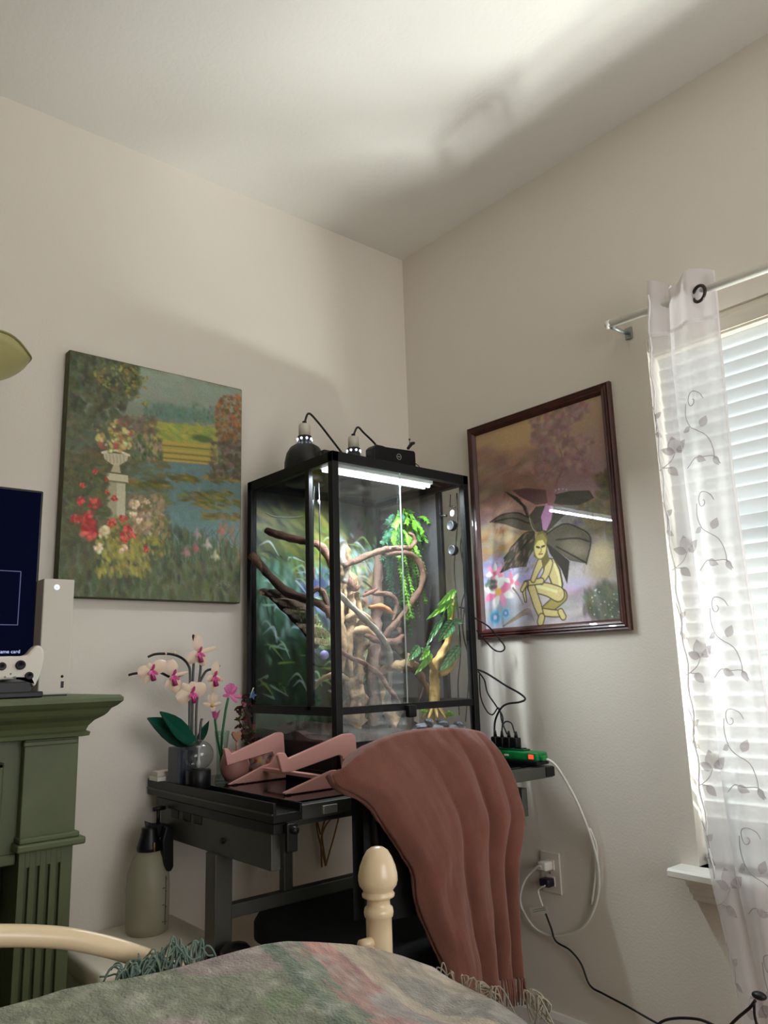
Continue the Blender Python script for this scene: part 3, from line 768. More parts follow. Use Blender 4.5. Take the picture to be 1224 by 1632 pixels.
# ================================================================ DESK
DZ = .80
MK = mat('black_metal', (18, 18, 20), .4, .3)
MG = mat('grey_metal', (88, 89, 84), .42, .55, vary=.06, vscale=20)
MBG = mat('black_glass_top', (10, 10, 12), .06, 0, spec=.6)
dk = thing('craft_desk', 'black glass topped metal desk in the corner under the terrarium', 'desk', (-.55, -.34, 0))
X0, X1, Y0, Y1 = -1.0, -.07, -.655, -.012
MB().box(X0 + .03, X1 - .02, Y0 + .03, Y1 - .01, DZ - .008, DZ, .002).build('glass_top', MBG, dk)
m = MB()
m.box(X0 + .03, X1, Y0, Y0 + .03, DZ - .036, DZ - .004, .002).box(X0 + .03, X1, Y1 - .01, Y1, DZ - .036, DZ - .002, .002)
m.box(X1 - .02, X1, Y0 + .03, Y1 - .01, DZ - .036, DZ - .002, .002)
m.build('top_frame', MG, dk)
MB().box(X1 - .035, X1 + .004, Y0 - .004, Y0 + .02, DZ - .034, DZ - .006, .003).build('corner_cap', MK, dk)
# left side tray: channel with raised lips
m = MB()
m.prism([(X0 - .04, DZ - .032), (X0 + .035, DZ - .032), (X0 + .035, DZ + .004), (X0 + .029, DZ + .004), (X0 + .029, DZ - .014), (X0 - .033, DZ - .014), (X0 - .033, DZ + .010), (X0 - .04, DZ + .010)], Y0 - .01, Y1, 'xz', .0012)
m.build('side_tray', MK, dk)
MB().box(X0 - .043, X0 - .0395, Y0 - .008, Y1 - .002, DZ - .016, DZ - .012).build('tray_trim', MG, dk)
MB().box(X0 - .036, X0 + .0, Y0 - .004, Y1 - .05, DZ - .056, DZ - .034, .002).build('tray_rail', MK, dk)
for k, yy in enumerate((-.16, -.23, -.29)):
    MB().box(X0 - .028, X0 - .0, yy - .024, yy + .024, DZ - .08, DZ - .056, .003).build('tray_clip', MK, dk)
for sx, nm in ((X0 - .015, 1), (-.18, 0)):
    MB().box(sx - .012, sx + .012, -.635, -.075, .665, .742, .002).build('side_apron', MG, dk)
    lg = MB().box(sx - .024, sx + .024, -.405, -.355, .03, .668, .004).build('leg', MG, dk)
    MB().box(sx - .022, sx + .022, -.62, -.345, 0, .03, .004).build('foot', MG, dk)
    for zz in (.70, .44):
        MB().lathe([(.0, 0), (.007, 0), (.007, .004), (.004, .006)], (sx - .0245 if zz < .66 else sx - .0125, -.385 if zz < .66 else -.40, zz), 12, 'x').build('bolt', MK, lg) if False else MB().tube([(sx - (.028 if zz < .66 else .016), -.38 if zz < .66 else -.42, zz), (sx - .008, -.38 if zz < .66 else -.42, zz)], .007, 12).build('bolt', MK, dk)
MB().box(X0 - .0, -.18, -.375, -.345, .508, .540, .003).build('cross_bar', MG, dk)
MB().box(-.825, -.797, -.372, -.348, .540, .765, .003).build('upright', MG, dk)
MB().box(-.98, -.20, -.60, -.575, .742, .765, .003).build('front_rail', MG, dk)
kb = MB().box(X0 - .012, X0 + .016, -.676, -.662, .706, .765, .003).build('clamp_knob', MK, dk)
MB().tube([(X0 + .002, -.690, .752), (X0 + .002, -.66, .752)], .008, 10).build('knob_screw', MK, kb)
# small silver bracket under the front rail
MB().box(-.905, -.865, Y0 - .006, Y0 + .002, DZ - .030, DZ - .012, .001).build('bracket', mat('pale_metal', (170, 168, 160), .35, .6), dk)

# ================================================================ TERRARIUM
tx0, tx1, ty0, ty1, tz0, tz1 = -.745, -.205, -.50, -.04, DZ + .002, 1.69
FB = .022
M_tf = mat('terrarium_black', (12, 12, 14), .45, spec=.25)
tr = thing('terrarium', 'tall black framed glass terrarium with lit planted interior on desk', 'terrarium', (-.475, -.27, tz0))
for px in (tx0, tx1 - FB):
    for py in (ty0, ty1 - FB):
        MB().box(px, px + FB, py, py + FB, tz0, tz1, .002).build('corner_post', M_tf, tr)
for zz, hh, nm in ((tz0, .03, 'base_frame'), (tz1 - .03, .03, 'top_frame')):
    m = MB()
    m.box(tx0, tx1, ty0, ty0 + FB, zz, zz + hh, .0015).box(tx0, tx1, ty1 - FB, ty1, zz, zz + hh, .0015)
    m.box(tx0, tx0 + FB, ty0, ty1, zz, zz + hh, .0015).box(tx1 - FB, tx1, ty0, ty1, zz, zz + hh, .0015)
    m.build(nm, M_tf, tr)
MZ = .985
MB().box(tx0 + FB, tx1 - FB, ty0 + .003, ty0 + .017, MZ - .011, MZ + .008, .001).build('door_track', M_tf, tr)
for px in (tx0 + .002, tx1 - .016):
    MB().box(px, px + .014, ty0 + FB, ty1 - FB, MZ - .014, MZ + .010, .001).build('side_rail', M_tf, tr)
    MB().box(px, px + .014, -.382, -.362, MZ, tz1 - .03, .001).build('side_mullion', M_tf, tr)
MB().box(tx0 + FB, tx1 - FB, ty1 - .016, ty1 - .004, MZ - .012, MZ + .008, .001).build('back_rail', M_tf, tr)
TG = glass('terrarium_glass', (252, 253, 252), 0, 1.62)
seam = -.487
d1 = MB().box(tx0 + FB, seam + .004, ty0 + .0105, ty0 + .0135, MZ + .008, tz1 - .03).build('door', TG, tr)
d2 = MB().box(seam - .004, tx1 - FB, ty0 + .005, ty0 + .008, MZ + .008, tz1 - .03).build('door', TG, tr)
MB().box(seam - .0055, seam - .0035, ty0 + .0045, ty0 + .0085, MZ + .008, tz1 - .03).build('polished_edge', mat('glass_edge', (190, 205, 200), .2, spec=.8), d2)
hb = MB().box(seam - .018, seam + .012, ty0 - .016, ty0 + .004, MZ - .030, MZ + .004, .005, seg=3).build('door_lock', M_tf, tr)
MB().box(tx0 + FB, tx1 - FB, ty0 + .008, ty0 + .011, tz0 + .03, MZ - .011).build('front_pane', TG, tr)
for px, nm in ((tx0 + .006, 'l'), (tx1 - .010, 'r')):
    MB().box(px, px + .003, ty0 + FB, -.382, MZ + .010, tz1 - .03).build('side_pane', TG, tr)
    MB().box(px, px + .003, ty0 + FB, ty1 - FB, tz0 + .03, MZ - .014).build('side_pane', TG, tr)
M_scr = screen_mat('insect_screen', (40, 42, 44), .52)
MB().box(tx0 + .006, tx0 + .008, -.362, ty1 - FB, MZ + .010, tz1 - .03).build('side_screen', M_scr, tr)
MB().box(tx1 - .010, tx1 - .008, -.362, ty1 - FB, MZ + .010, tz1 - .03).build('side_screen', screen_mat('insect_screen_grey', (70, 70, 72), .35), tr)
m = MB()
m.box(tx0 + FB, tx1 - FB, ty0 + FB, ty1 - FB, tz1 - .014, tz1 - .012)
m.build('screen_lid', screen_mat('lid_screen', (7, 7, 8), .40), tr)
MB().box(tx0 + FB, tx1 - FB, ty0 + .09, ty0 + .105, tz1 - .018, tz1 - .002, .001).build('lid_bar', M_tf, tr)
# printed jungle backdrop
G = Canvas(150, 240, [(0, 0), (600, 0), (600, 960), (0, 960)], (38, 50, 38))
G.dabs((0, 0, 600, 150), 200, (10, 26), [(30, 36, 30), (52, 58, 40), (44, 40, 40), (70, 66, 60)], (.3, .7))
G.dabs((0, 60, 420, 330), 260, (6, 16), [(84, 96, 40), (112, 122, 46), (66, 80, 44), (134, 138, 70)], (.4, .8), .6, 3.5)
G.dabs((0, 260, 440, 620), 480, (5, 14), [(70, 110, 96), (96, 140, 124), (52, 86, 70), (140, 170, 160), (60, 100, 60)], (.35, .75), 1.4, 3)
G.dabs((200, 280, 480, 620), 220, (6, 16), [(64, 72, 130), (88, 96, 150), (136, 150, 190), (46, 50, 96), (200, 206, 224)], (.35, .75), .8, 2)
G.dabs((0, 560, 600, 960), 420, (7, 20), [(22, 40, 28), (34, 56, 38), (18, 30, 24), (52, 74, 54), (40, 66, 36)], (.4, .8), 1.4, 3)
G.dabs((380, 200, 600, 640), 260, (6, 16), [(188, 186, 160), (160, 150, 90), (190, 130, 90), (120, 150, 90), (150, 176, 200), (206, 196, 160)], (.35, .7))
G.dabs((360, 120, 600, 420), 120, (5, 12), [(140, 160, 190), (170, 190, 216), (110, 120, 96), (90, 150, 80)], (.3, .7), 1.0, 2)
for k in range(130):
    x = G.r.uniform(0, 560); y = G.r.uniform(150, 760)
    G.line([(x, y), (x + G.r.uniform(10, 50), y + G.r.uniform(-30, 20)), (x + G.r.uniform(40, 90), y + G.r.uniform(-10, 60))], (2, 9, 2), [(158, 186, 160), (128, 158, 74), (62, 100, 70), (186, 198, 214), (24, 40, 30)][k % 5], .8)
bx0, bx1 = tx0 + FB, tx1 - FB
G.a = np.clip(G.a * 1.3, 0, 1)
jp = G.plane('printed_backdrop', (bx0, ty1 - .019, tz1 - .03), (bx1, ty1 - .019, tz1 - .03), (bx1, ty1 - .019, tz0 + .03), (bx0, ty1 - .019, tz0 + .03), mat('backdrop_print', rough=.35, vcol=True), tr)
MB().box(bx0, bx1, ty1 - .018, ty1 - .016, tz0 + .03, tz1 - .03).build('back_panel', M_tf, tr)
# soil bed
rs = random.Random(4)
SZ = .90
m = MB()
m.grid(lambda u, v: (tx0 + .024 + u * (tx1 - tx0 - .048), ty0 + .014 + v * (ty1 - ty0 - .04), SZ + .022 * noise.noise(Vector((u * 5, v * 5, 1))) + .03 * v), 30, 24)
m.build('soil', mat('dark_soil', (44, 33, 26), .95, bump=1.0, bscale=200, vary=.4, vscale=60), tr, kind='stuff')
MB().box(tx0 + FB, tx1 - FB, ty0 + .014, ty1 - FB, tz0 + .004, SZ - .03).build('soil_base', mat('dark_soil'), tr)
MB().box(tx0 + .0015, tx0 + .004, ty0 + FB, ty1 - FB, tz0 + .03, tz0 + .10).build('base_strip', M_tf, tr)
MB().box(tx0 + FB, tx1 - FB, ty0 + .002, ty0 + .006, tz0 + .03, tz0 + .10).build('base_strip', M_tf, tr)

# LED bar under the lid
lb = thing('light_bar', 'white LED light bar glowing under the terrarium lid at the front', 'lamp', (-.52, -.43, 1.63))
MB().box(-.722, -.31, -.447, -.403, 1.660, 1.672, .002).build('housing', mat('white_plastic', (225, 228, 230), .4), lb)
M_led = mat('led_tube', (255, 255, 255), .4, emit=(236, 246, 255), estr=4.5)
for yy in (-.436, -.414):
    MB().tube([(-.715, yy, 1.655), (-.318, yy, 1.655)], .0055, 10).build('tube', M_led, lb)
ll = bpy.data.lights.new('led_light', 'AREA'); ll.shape = 'RECTANGLE'; ll.size = .40; ll.size_y = .03; ll.energy = 9; ll.color = (.86, .94, 1.0)
lo = bpy.data.objects.new('led_light', ll); COL.objects.link(lo); lo.location = (-.517, -.425, 1.646)

# ---------------------------------------------------------------- things inside
M_bark = mat('bark_brown', (96, 70, 56), .85, bump=1.0, bscale=120, vary=.3, vscale=40)
M_bark2 = mat('bark_red', (108, 72, 58), .8, bump=1.0, bscale=140, vary=.3, vscale=40)
M_tan = mat('bark_tan', (160, 132, 98), .9, bump=1.0, bscale=70, vary=.45, vscale=45)
M_gry = mat('bark_grey', (138, 132, 120), .85, bump=.8, bscale=120, vary=.2, vscale=40)
M_resin = mat('resin_wood', (186, 154, 88), .6, bump=.8, bscale=80, vary=.2, vscale=30)
def branch(name, label, pts, r, m, sub=6, seg=9, wob=.5, group=None):
    P = [at(u, v, 'y', y) for u, v, y in pts]
    o = MB().tube(P, r, seg, sub=sub, wob=wob).build(name, m)
    return tag(o, label, 'branch', group)
branch('branch', 'brown branch sloping across the upper left of the terrarium', [(424, 845, -.12), (445, 853, -.16), (480, 862, -.22), (505, 868, -.30), (520, 882, -.34), (530, 905, -.36)], [.010, .013, .012, .011, .011, .008], M_bark2)
branch('branch', 'dark brown branch descending behind the mossy bark ledge', [(400, 884, -.08), (425, 912, -.12), (455, 942, -.18), (485, 954, -.24), (515, 965, -.30), (530, 985, -.33)], [.014, .014, .013, .013, .012, .009], M_bark)
branch('branch', 'short hooked twig arching above the mossy bark ledge', [(494, 962, -.27), (496, 946, -.28), (506, 938, -.29), (516, 946, -.30), (521, 962, -.31), (524, 985, -.31)], [.007, .008, .009, .009, .008, .006], M_bark)
branch('branch', 'long brown branch with upturned tip crossing in front of the hanging plant', [(548, 902, -.28), (570, 892, -.29), (600, 880, -.31), (625, 874, -.32), (652, 873, -.33), (661, 866, -.33), (660, 856, -.33), (652, 849, -.33)], [.010, .010, .010, .009, .009, .008, .007, .004], M_bark)
branch('branch', 'curved branch looping down like a hook in front of the hanging plant', [(612, 884, -.31), (645, 881, -.33), (664, 891, -.34), (674, 912, -.345), (670, 938, -.34), (655, 962, -.33), (636, 988, -.32), (618, 1008, -.31), (613, 1030, -.30), (608, 1060, -.29)], [.008, .009, .0095, .0095, .010, .010, .010, .011, .012, .010], M_bark)
branch('branch', 'smooth grey branch running diagonally down the centre of terrarium', [(538, 945, -.38), (560, 966, -.37), (585, 990, -.36), (606, 1013, -.35), (620, 1038, -.34), (622, 1065, -.33), (620, 1090, -.32), (617, 1140, -.30)], [.008, .0085, .009, .0095, .010, .009, .009, .012], M_gry)
branch('branch', 'orange brown twig lying on the middle perch', [(588, 968, -.33), (605, 966, -.34), (618, 972, -.35), (628, 979, -.355)], [.005, .008, .008, .004], mat('bark_orange', (178, 112, 66), .8, bump=1, bscale=120, vary=.2))
branch('branch', 'dark twig arching over the orange twig', [(582, 943, -.28), (602, 946, -.29), (622, 948, -.30), (632, 962, -.30), (630, 978, -.30), (626, 990, -.30)], [.005, .008, .008, .008, .007, .004], M_bark)
branch('branch', 'short pale twig forking beside the trunk', [(578, 950, -.32), (592, 944, -.33), (602, 938, -.34)], [.004, .006, .003], M_bark2, wob=.3)
branch('branch', 'thin gnarled root descending to the right from the left front corner', [(540, 1034, -.40), (555, 1046, -.39), (578, 1056, -.38), (592, 1066, -.38), (606, 1076, -.38), (617, 1094, -.39), (628, 1108, -.40), (638, 1122, -.41)], [.006, .006, .007, .007, .008, .007, .007, .005], M_bark2)
branch('branch', 'pale bone coloured stick beside the left corner post', [(494, 1102, -.30), (505, 1092, -.32), (515, 1082, -.34), (527, 1076, -.36), (545, 1078, -.38), (556, 1084, -.38)], [.005, .006, .006, .008, .009, .004], mat('bark_bone', (176, 162, 132), .8, bump=.8, vary=.2))
branch('branch', 'dark branch sloping from the perch to the knobbly log', [(612, 1016, -.27), (630, 1030, -.28), (645, 1044, -.29), (655, 1058, -.30)], [.010, .011, .011, .009], M_bark)
branch('perch_ring', 'curled brown wood perch around the grey branch', [(582, 1012, -.29), (600, 1020, -.32), (625, 1024, -.34), (640, 1016, -.32), (636, 1004, -.28), (628, 1000, -.26)], [.006, .010, .012, .010, .008, .005], M_bark2)
branch('branch', 'upright brown trunk section in the back of terrarium', [(603, 884, -.17), (602, 930, -.18), (600, 985, -.20), (596, 1040, -.21), (597, 1120, -.22), (598, 1180, -.22)], [.012, .017, .019, .021, .022, .026], mat('bark_mauve', (140, 112, 98), .85, bump=1, bscale=100, vary=.25))
branch('log', 'horizontal knobbly log with cut end', [(608, 1072, -.30), (625, 1064, -.33), (645, 1062, -.36), (656, 1060, -.38), (664, 1068, -.385), (674, 1085, -.385), (684, 1108, -.38), (690, 1135, -.37)], [.012, .019, .018, .018, .015, .010, .008, .006], mat('bark_log', (130, 106, 74), .9, bump=1, bscale=90, vary=.3))
branch('branch', 'cut stub standing up on the knobbly log', [(650, 1062, -.385), (653, 1052, -.39), (656, 1043, -.395)], [.012, .012, .011], M_tan)
branch('branch', 'thin dark vine hanging right of the knobbly log', [(668, 1066, -.36), (678, 1080, -.36), (674, 1098, -.36), (668, 1118, -.36)], [.0025, .0025, .002, .002], M_bark, wob=0)
branch('root', 'pale flared root stump behind the lower front pane', [(606, 1070, -.24), (612, 1100, -.27), (620, 1135, -.31), (632, 1160, -.34), (640, 1178, -.36)], [.010, .013, .019, .018, .012], M_tan)
branch('root', 'dark stump behind the door lock', [(652, 1120, -.38), (650, 1140, -.38), (648, 1165, -.38), (645, 1190, -.38)], [.012, .018, .024, .030], mat('bark_dark', (52, 42, 36), .9, bump=1, vary=.3))
# carved tan trunk at the left with flaring roots
tk = thing('tree_trunk', 'tan weathered trunk with folded roots behind the left front post', 'driftwood', at(565, 1190, 'y', -.22))
P = [at(u, v, 'y', y) for u, v, y in ((548, 868, -.14), (552, 920, -.16), (556, 970, -.19), (560, 1020, -.21), (562, 1080, -.22), (566, 1190, -.22))]
MB().tube(P, [.012, .026, .034, .038, .028, .034], 22, sub=14, wob=1.1).build('trunk', M_tan, tk)
for k, pts in enumerate((((545, 940, -.24), (542, 985, -.27), (548, 1030, -.28), (545, 1070, -.27)), ((556, 930, -.23), (562, 975, -.26), (556, 1025, -.27), (560, 1080, -.27)), ((568, 945, -.22), (574, 990, -.25), (572, 1040, -.26), (576, 1090, -.26)), ((552, 990, -.27), (566, 978, -.28), (584, 985, -.27), (598, 1000, -.24)), ((556, 1010, -.27), (575, 1003, -.28), (596, 1012, -.28), (616, 1016, -.28)))):
    MB().tube([at(u, v, 'y', y) for u, v, y in pts], [.008, .013, .012, .006], 9, sub=6, wob=.6).build('root_fold', M_tan, tk)
MB().tube([at(u, v, 'y', y) for u, v, y in ((548, 868, -.14), (545, 888, -.22), (552, 905, -.27), (550, 930, -.27))], [.012, .012, .010, .008], 9, sub=6, wob=.5).build('side_limb', M_gry, tk)
MB().tube([at(u, v, 'y', y) for u, v, y in ((550, 905, -.26), (556, 925, -.27), (566, 938, -.27), (575, 932, -.26))], [.008, .010, .010, .004], 9, sub=6, wob=.5).build('side_limb', M_bark2, tk)
# cork bark ledge with moss
ld = thing('bark_ledge', 'sloping ledge of layered cork bark with green moss', 'bark ledge', at(480, 1000, 'y', -.22))
ecol = [(142, 122, 98), (84, 72, 58), (166, 150, 122), (104, 88, 68)]
rows = [(432, 946, .040, -.12), (446, 951, .046, -.14), (458, 958, .05, -.165), (468, 967, .052, -.19), (478, 977, .052, -.215), (488, 988, .05, -.24), (497, 999, .048, -.262), (505, 1011, .046, -.285), (512, 1021, .044, -.305)]
for k, (u, v, w_, y) in enumerate(rows):
    c = at(u, v, 'y', y)
    mm = MB()
    mm.ball((0, 0, 0), 1, 3, (w_ * .9, .020, .0045), jit=.45, fr=3 + k)
    LR = Matrix.Rotation(-.55, 3, 'Z') @ Matrix.Rotation(.75, 3, 'X') @ Matrix.Rotation(.22, 3, 'Y')
    c = c + LR @ Vector((0, 0, .007 * (k % 2)))
    mm.v = [tuple(LR @ Vector(p) + c) for p in mm.v]
    mm.build('bark_slab', mat('cork_%d' % (k % 4), ecol[k % 4], .95, bump=1, bscale=150, vary=.3, vscale=60), ld)
    if k >= 4:
        mb = MB()
        for q in range(60):
            p = c + LR @ Vector((rs.uniform(-.6, .75) * w_, rs.uniform(-.03, .022), .006))
            a = rs.uniform(0, 6.28); r_ = rs.uniform(.004, .009)
            mb.add([p + Vector((math.cos(a) * .002, math.sin(a) * .002, -.004)), p + Vector((-math.cos(a) * .002, -math.sin(a) * .002, -.004)), p + Vector((rs.uniform(-.004, .004), rs.uniform(-.004, .004), r_))], [(0, 1, 2)])
        mb.build('moss', mat('moss_green', (122, 170, 84), .9, vary=.3, vscale=100), ld, kind='stuff')
MB().tube([at(434, 950, 'y', -.12), at(470, 985, 'y', -.2), at(505, 1030, 'y', -.29)], [.014, .012, .010], 8, sub=4, wob=.5).build('bark_underside', mat('bark_dark'), ld)
# pale feather of bark on the upper branch
tag(MB().tube([at(u, v, 'y', y) for u, v, y in ((422, 817, -.12), (436, 823, -.13), (455, 825, -.15), (475, 824, -.18), (482, 822, -.19))], [.001, .0025, .003, .002, .001], 6, sub=4).build('liana', mat('pale_stem', (190, 200, 176), .6)), 'thin pale liana above the sloping upper left branch', 'vine')
# violet ball
pb = tag(MB().ball(at(517, 1044, 'y', -.34), .013, 3).build('ball', mat('violet_ball', (168, 164, 232), .35)), 'small lilac ball hanging below the mossy ledge', 'ball')
# hanging tweezers-like feeding tools seen at the left pane
M_st = mat('steel', (170, 172, 176), .3, .9)
for k, (u0, v0, u1, v1) in enumerate(((499, 797, 492, 915), (501, 800, 503, 905))):
    pass
ft = thing('probe_cables', 'pair of thin black probe cables hanging inside the left glass', 'cable', at(498, 910, 'x', tx0 + .02))
for (u0, v0, u1, v1) in ((500, 775, 492, 918), (501, 775, 500, 916)):
    MB().tube([at(u0, v0, 'x', tx0 + .022), at((u0 + u1) / 2 - 1, (v0 + v1) / 2, 'x', tx0 + .022), at(u1, v1, 'x', tx0 + .022)], .0016, 6, sub=4).build('cable', MCB, ft)
    MB().tube([at(u1, v1 - 12, 'x', tx0 + .022), at(u1, v1 + 8, 'x', tx0 + .022)], .0028, 8).build('probe', mat('probe_red', (150, 60, 62), .4), ft)
MB().tube([at(499, 797, 'x', tx0 + .020), at(498, 805, 'x', tx0 + .020)], .003, 8).build('clip', mat('white_plastic'), ft)
tp = thing('tool_strap', 'black strap with white clip hanging inside the left glass', 'strap', at(509, 940, 'x', tx0 + .03))
MB().tube([at(508, 770, 'x', tx0 + .034), at(509, 800, 'x', tx0 + .034), at(510, 870, 'x', tx0 + .034), at(510, 950, 'x', tx0 + .034)], .0048, 8, flat=.35).build('strap', MCB, tp)
MB().ball(at(508, 800, 'x', tx0 + .030), .0045, 2, (1, 1, 1.5)).build('clip', mat('white_plastic'), tp)

# ---------------------------------------------------------------- plants inside
def leafmesh(mb, base, tip, up, w, fold=.25, droop=.15, col=None, n=5, shape=.75):
    base, tip, up = Vector(base), Vector(tip), Vector(up)
    d = tip - base; L = d.length; t = d.normalized()
    sd = t.cross(up).normalized(); nn = sd.cross(t)
    vs = []; fs = []
    for k in range(n + 1):
        q = k / n; ww = w * math.sin(math.pi * min(1, q ** shape)) * .5
        c = base + d * q - nn * (droop * L * q * q)
        vs += [c + sd * ww + nn * ww * fold, c, c - sd * ww + nn * ww * fold]
    for k in range(n):
        a = k * 3
        fs += [(a, a + 1, a + 4, a + 3), (a + 1, a + 2, a + 5, a + 4)]
    mb.add(vs, fs, True, col)
hp = thing('hanging_plant', 'bright green leafy hanging plant trailing at the back of terrarium', 'plant', at(640, 930, 'y', -.2))
greens = [mat('frond_bright', (104, 168, 46), .5, translucent=.2), mat('frond_mid', (52, 116, 44), .5, translucent=.15), mat('frond_blue', (38, 92, 66), .5, translucent=.15)]
root_p = at(640, 825, 'y', -.22)
MB().ball(root_p, .007, 2, (1.3, 1, .8), jit=.2).build('crown', greens[1], hp)
ends = [(608, 868, 2), (606, 898, 2), (614, 905, 2), (612, 850, 2), (622, 888, 2), (630, 880, 1), (622, 862, 1), (640, 875, 1), (650, 868, 0), (660, 872, 0), (672, 880, 0), (683, 885, 0), (686, 905, 0), (678, 915, 0), (668, 900, 0), (626, 838, 0), (655, 905, 1), (662, 935, 1), (650, 955, 2), (668, 975, 1), (656, 985, 0), (645, 930, 2), (676, 855, 0), (618, 925, 2), (633, 915, 2), (688, 945, 1), (664, 1000, 1)]
ends += [(618, 960, 2), (626, 985, 2), (640, 965, 1), (634, 1000, 2), (648, 990, 0), (660, 960, 0), (672, 990, 0), (680, 965, 0), (690, 985, 1), (655, 1015, 1)]
for q in range(64):
    a, r_ = rs.uniform(0, 6.283), math.sqrt(rs.uniform(.12, 1))
    u, v = 645 + 40 * r_ * math.cos(a) + 4, 856 + 46 * r_ * math.sin(a)
    ends.append((u, v, 2 if u < 622 else (rs.choice((0, 0, 1)) if u > 645 else rs.choice((0, 1, 2)))))
for k, (u, v, g_) in enumerate(ends):
    y = -.22 + rs.uniform(-.10, .06) - (.05 if g_ == 0 else 0)
    e = at(u, v, 'y', y)
    if v > 918:                                   # long trailing strand
        r0 = root_p + Vector(((e.x - root_p.x) * .7, rs.uniform(-.05, .02), -.03))
        mid = r0.lerp(e, .5) + Vector((rs.uniform(-.006, .006), 0, 0))
    else:                                         # short sprig spreading out of the crown
        r0 = root_p.lerp(e, rs.uniform(.35, .6)) + Vector((0, rs.uniform(-.02, .02), .008))
        mid = r0.lerp(e, .5) + Vector((0, -.006, .008))
    pth = catmull([r0, mid, e], 14 if v > 918 else 7)
    mb = MB(); mb.tube(pth[::2] + [pth[-1]], .0012, 5)
    for i in range(2, len(pth) - 1):
        t = (pth[i + 1] - pth[i]).normalized() if i < len(pth) - 1 else t
        sd = t.cross(Vector((0, -1, .2))).normalized()
        for s_ in (-1, 1):
            b = pth[i]
            leafmesh(mb, b, b + (sd * s_ * .8 + t * .7).normalized() * rs.uniform(.009, .014) + Vector((0, rs.uniform(-.005, .003), 0)), (rs.uniform(-.5, .5), -1, rs.uniform(-.2, .6)), .0052, .2, .2, n=3)
    mb.build('frond', greens[g_], hp)
# resin tree and large-leaved plant
rt = thing('resin_tree', 'pale yellow wood trunk with forked branches at the right front', 'driftwood', at(692, 1160, 'y', -.40))
for pts, r in (([(692, 1160, -.40), (692, 1120, -.40), (693, 1085, -.40), (694, 1062, -.41), (706, 1040, -.42), (714, 1020, -.425), (718, 990, -.43), (722, 962, -.43), (724, 945, -.43)], [.020, .015, .015, .014, .012, .010, .009, .008, .004]),
               ([(700, 1075, -.41), (714, 1070, -.42), (724, 1058, -.425), (730, 1045, -.43)], [.010, .008, .007, .003]), ([(692, 1066, -.41), (686, 1056, -.42), (687, 1046, -.42)], [.009, .007, .005])):
    MB().tube([at(u, v, 'y', y) for u, v, y in pts], r, 12, sub=6, wob=.5).build('limb', M_resin, rt)
for k in range(9):
    a = k * .7; b = at(692, 1128, 'y', -.40)
    MB().tube([b + Vector((math.cos(a) * .008, math.sin(a) * .008, .02)), b + Vector((math.cos(a) * .02, math.sin(a) * .02, -.005)), b + Vector((math.cos(a) * .042, math.sin(a) * .04, -.03))], [.006, .006, .003], 7, sub=4, wob=.4).build('root', M_resin, rt)
def bigleaf(par, base, tip, w, m, droop=.15, up=(0, -1, .35)):
    mb = MB(); base, tip = Vector(base), Vector(tip)
    d = tip - base; L = d.length; t = d.normalized(); sd = t.cross(Vector(up)).normalized(); nn = sd.cross(t)
    def fn(u, v):
        ww = w * .5 * (math.sin(math.pi * min(1, v ** .62)) ** .8)
        s_ = (u - .5) * 2
        return base + d * v - nn * (droop * L * v * v) + sd * s_ * ww + nn * (abs(s_) ** 1.3 * ww * .28 + .0012 * math.sin(v * 26 - abs(s_) * 5))
    def cf(u, v):
        s_ = abs(u - .5) * 2
        vein = s_ < .12 or abs(((v * 7 - s_ * 1.6) % 1) - .5) > .42
        return (.62, .74, .60) if vein else (.20 + .08 * v, .44 + .1 * v, .26)
    mb.grid(fn, 16, 28, True, cf)
    return mb.build('leaf', m, par, colors=True)
M_leaf = mat('leaf_skin', rough=.3, vcol=True, translucent=.15, coat=.3)
M_lf2 = mat('leaf_fresh', (112, 176, 54), .4, translucent=.3)
pt = thing('climbing_plant', 'large leaved green climbing plant on the pale yellow trunk', 'plant', at(705, 1050, 'y', -.44))
for b, t, w_, dr in (((708, 980, -.44), (672, 1035, -.45), .020, -.15), ((722, 990, -.45), (700, 1022, -.455), .040, .1), ((722, 992, -.45), (741, 990, -.455), .022, .1), ((732, 1030, -.45), (703, 1070, -.46), .034, .1), ((668, 1030, -.40), (652, 1052, -.41), .030, .1), ((672, 1040, -.42), (688, 1028, -.42), .014, .1)):
    bigleaf(pt, at(*b[:2], 'y', b[2]), at(*t[:2], 'y', t[2]), w_, M_leaf, dr)
for b, t, w_ in (((726, 940, -.44), (700, 964, -.45), .020), ((722, 955, -.44), (684, 985, -.45), .022), ((718, 962, -.45), (716, 990, -.455), .022), ((688, 1042, -.43), (664, 1074, -.44), .020), ((684, 1036, -.43), (670, 1052, -.44), .018), ((724, 950, -.44), (730, 975, -.445), .016)):
    bigleaf(pt, at(*b[:2], 'y', b[2]), at(*t[:2], 'y', t[2]), w_, M_lf2, .12)
for pts in ([(724, 945, -.44), (714, 960, -.44), (706, 982, -.44)], [(724, 960, -.44), (724, 992, -.445)], [(730, 1000, -.44), (732, 1032, -.445)], [(690, 1046, -.425), (672, 1032, -.41)]):
    MB().tube([at(u, v, 'y', y) for u, v, y in pts], .0014, 6, sub=4).build('stem', M_lf2, pt)
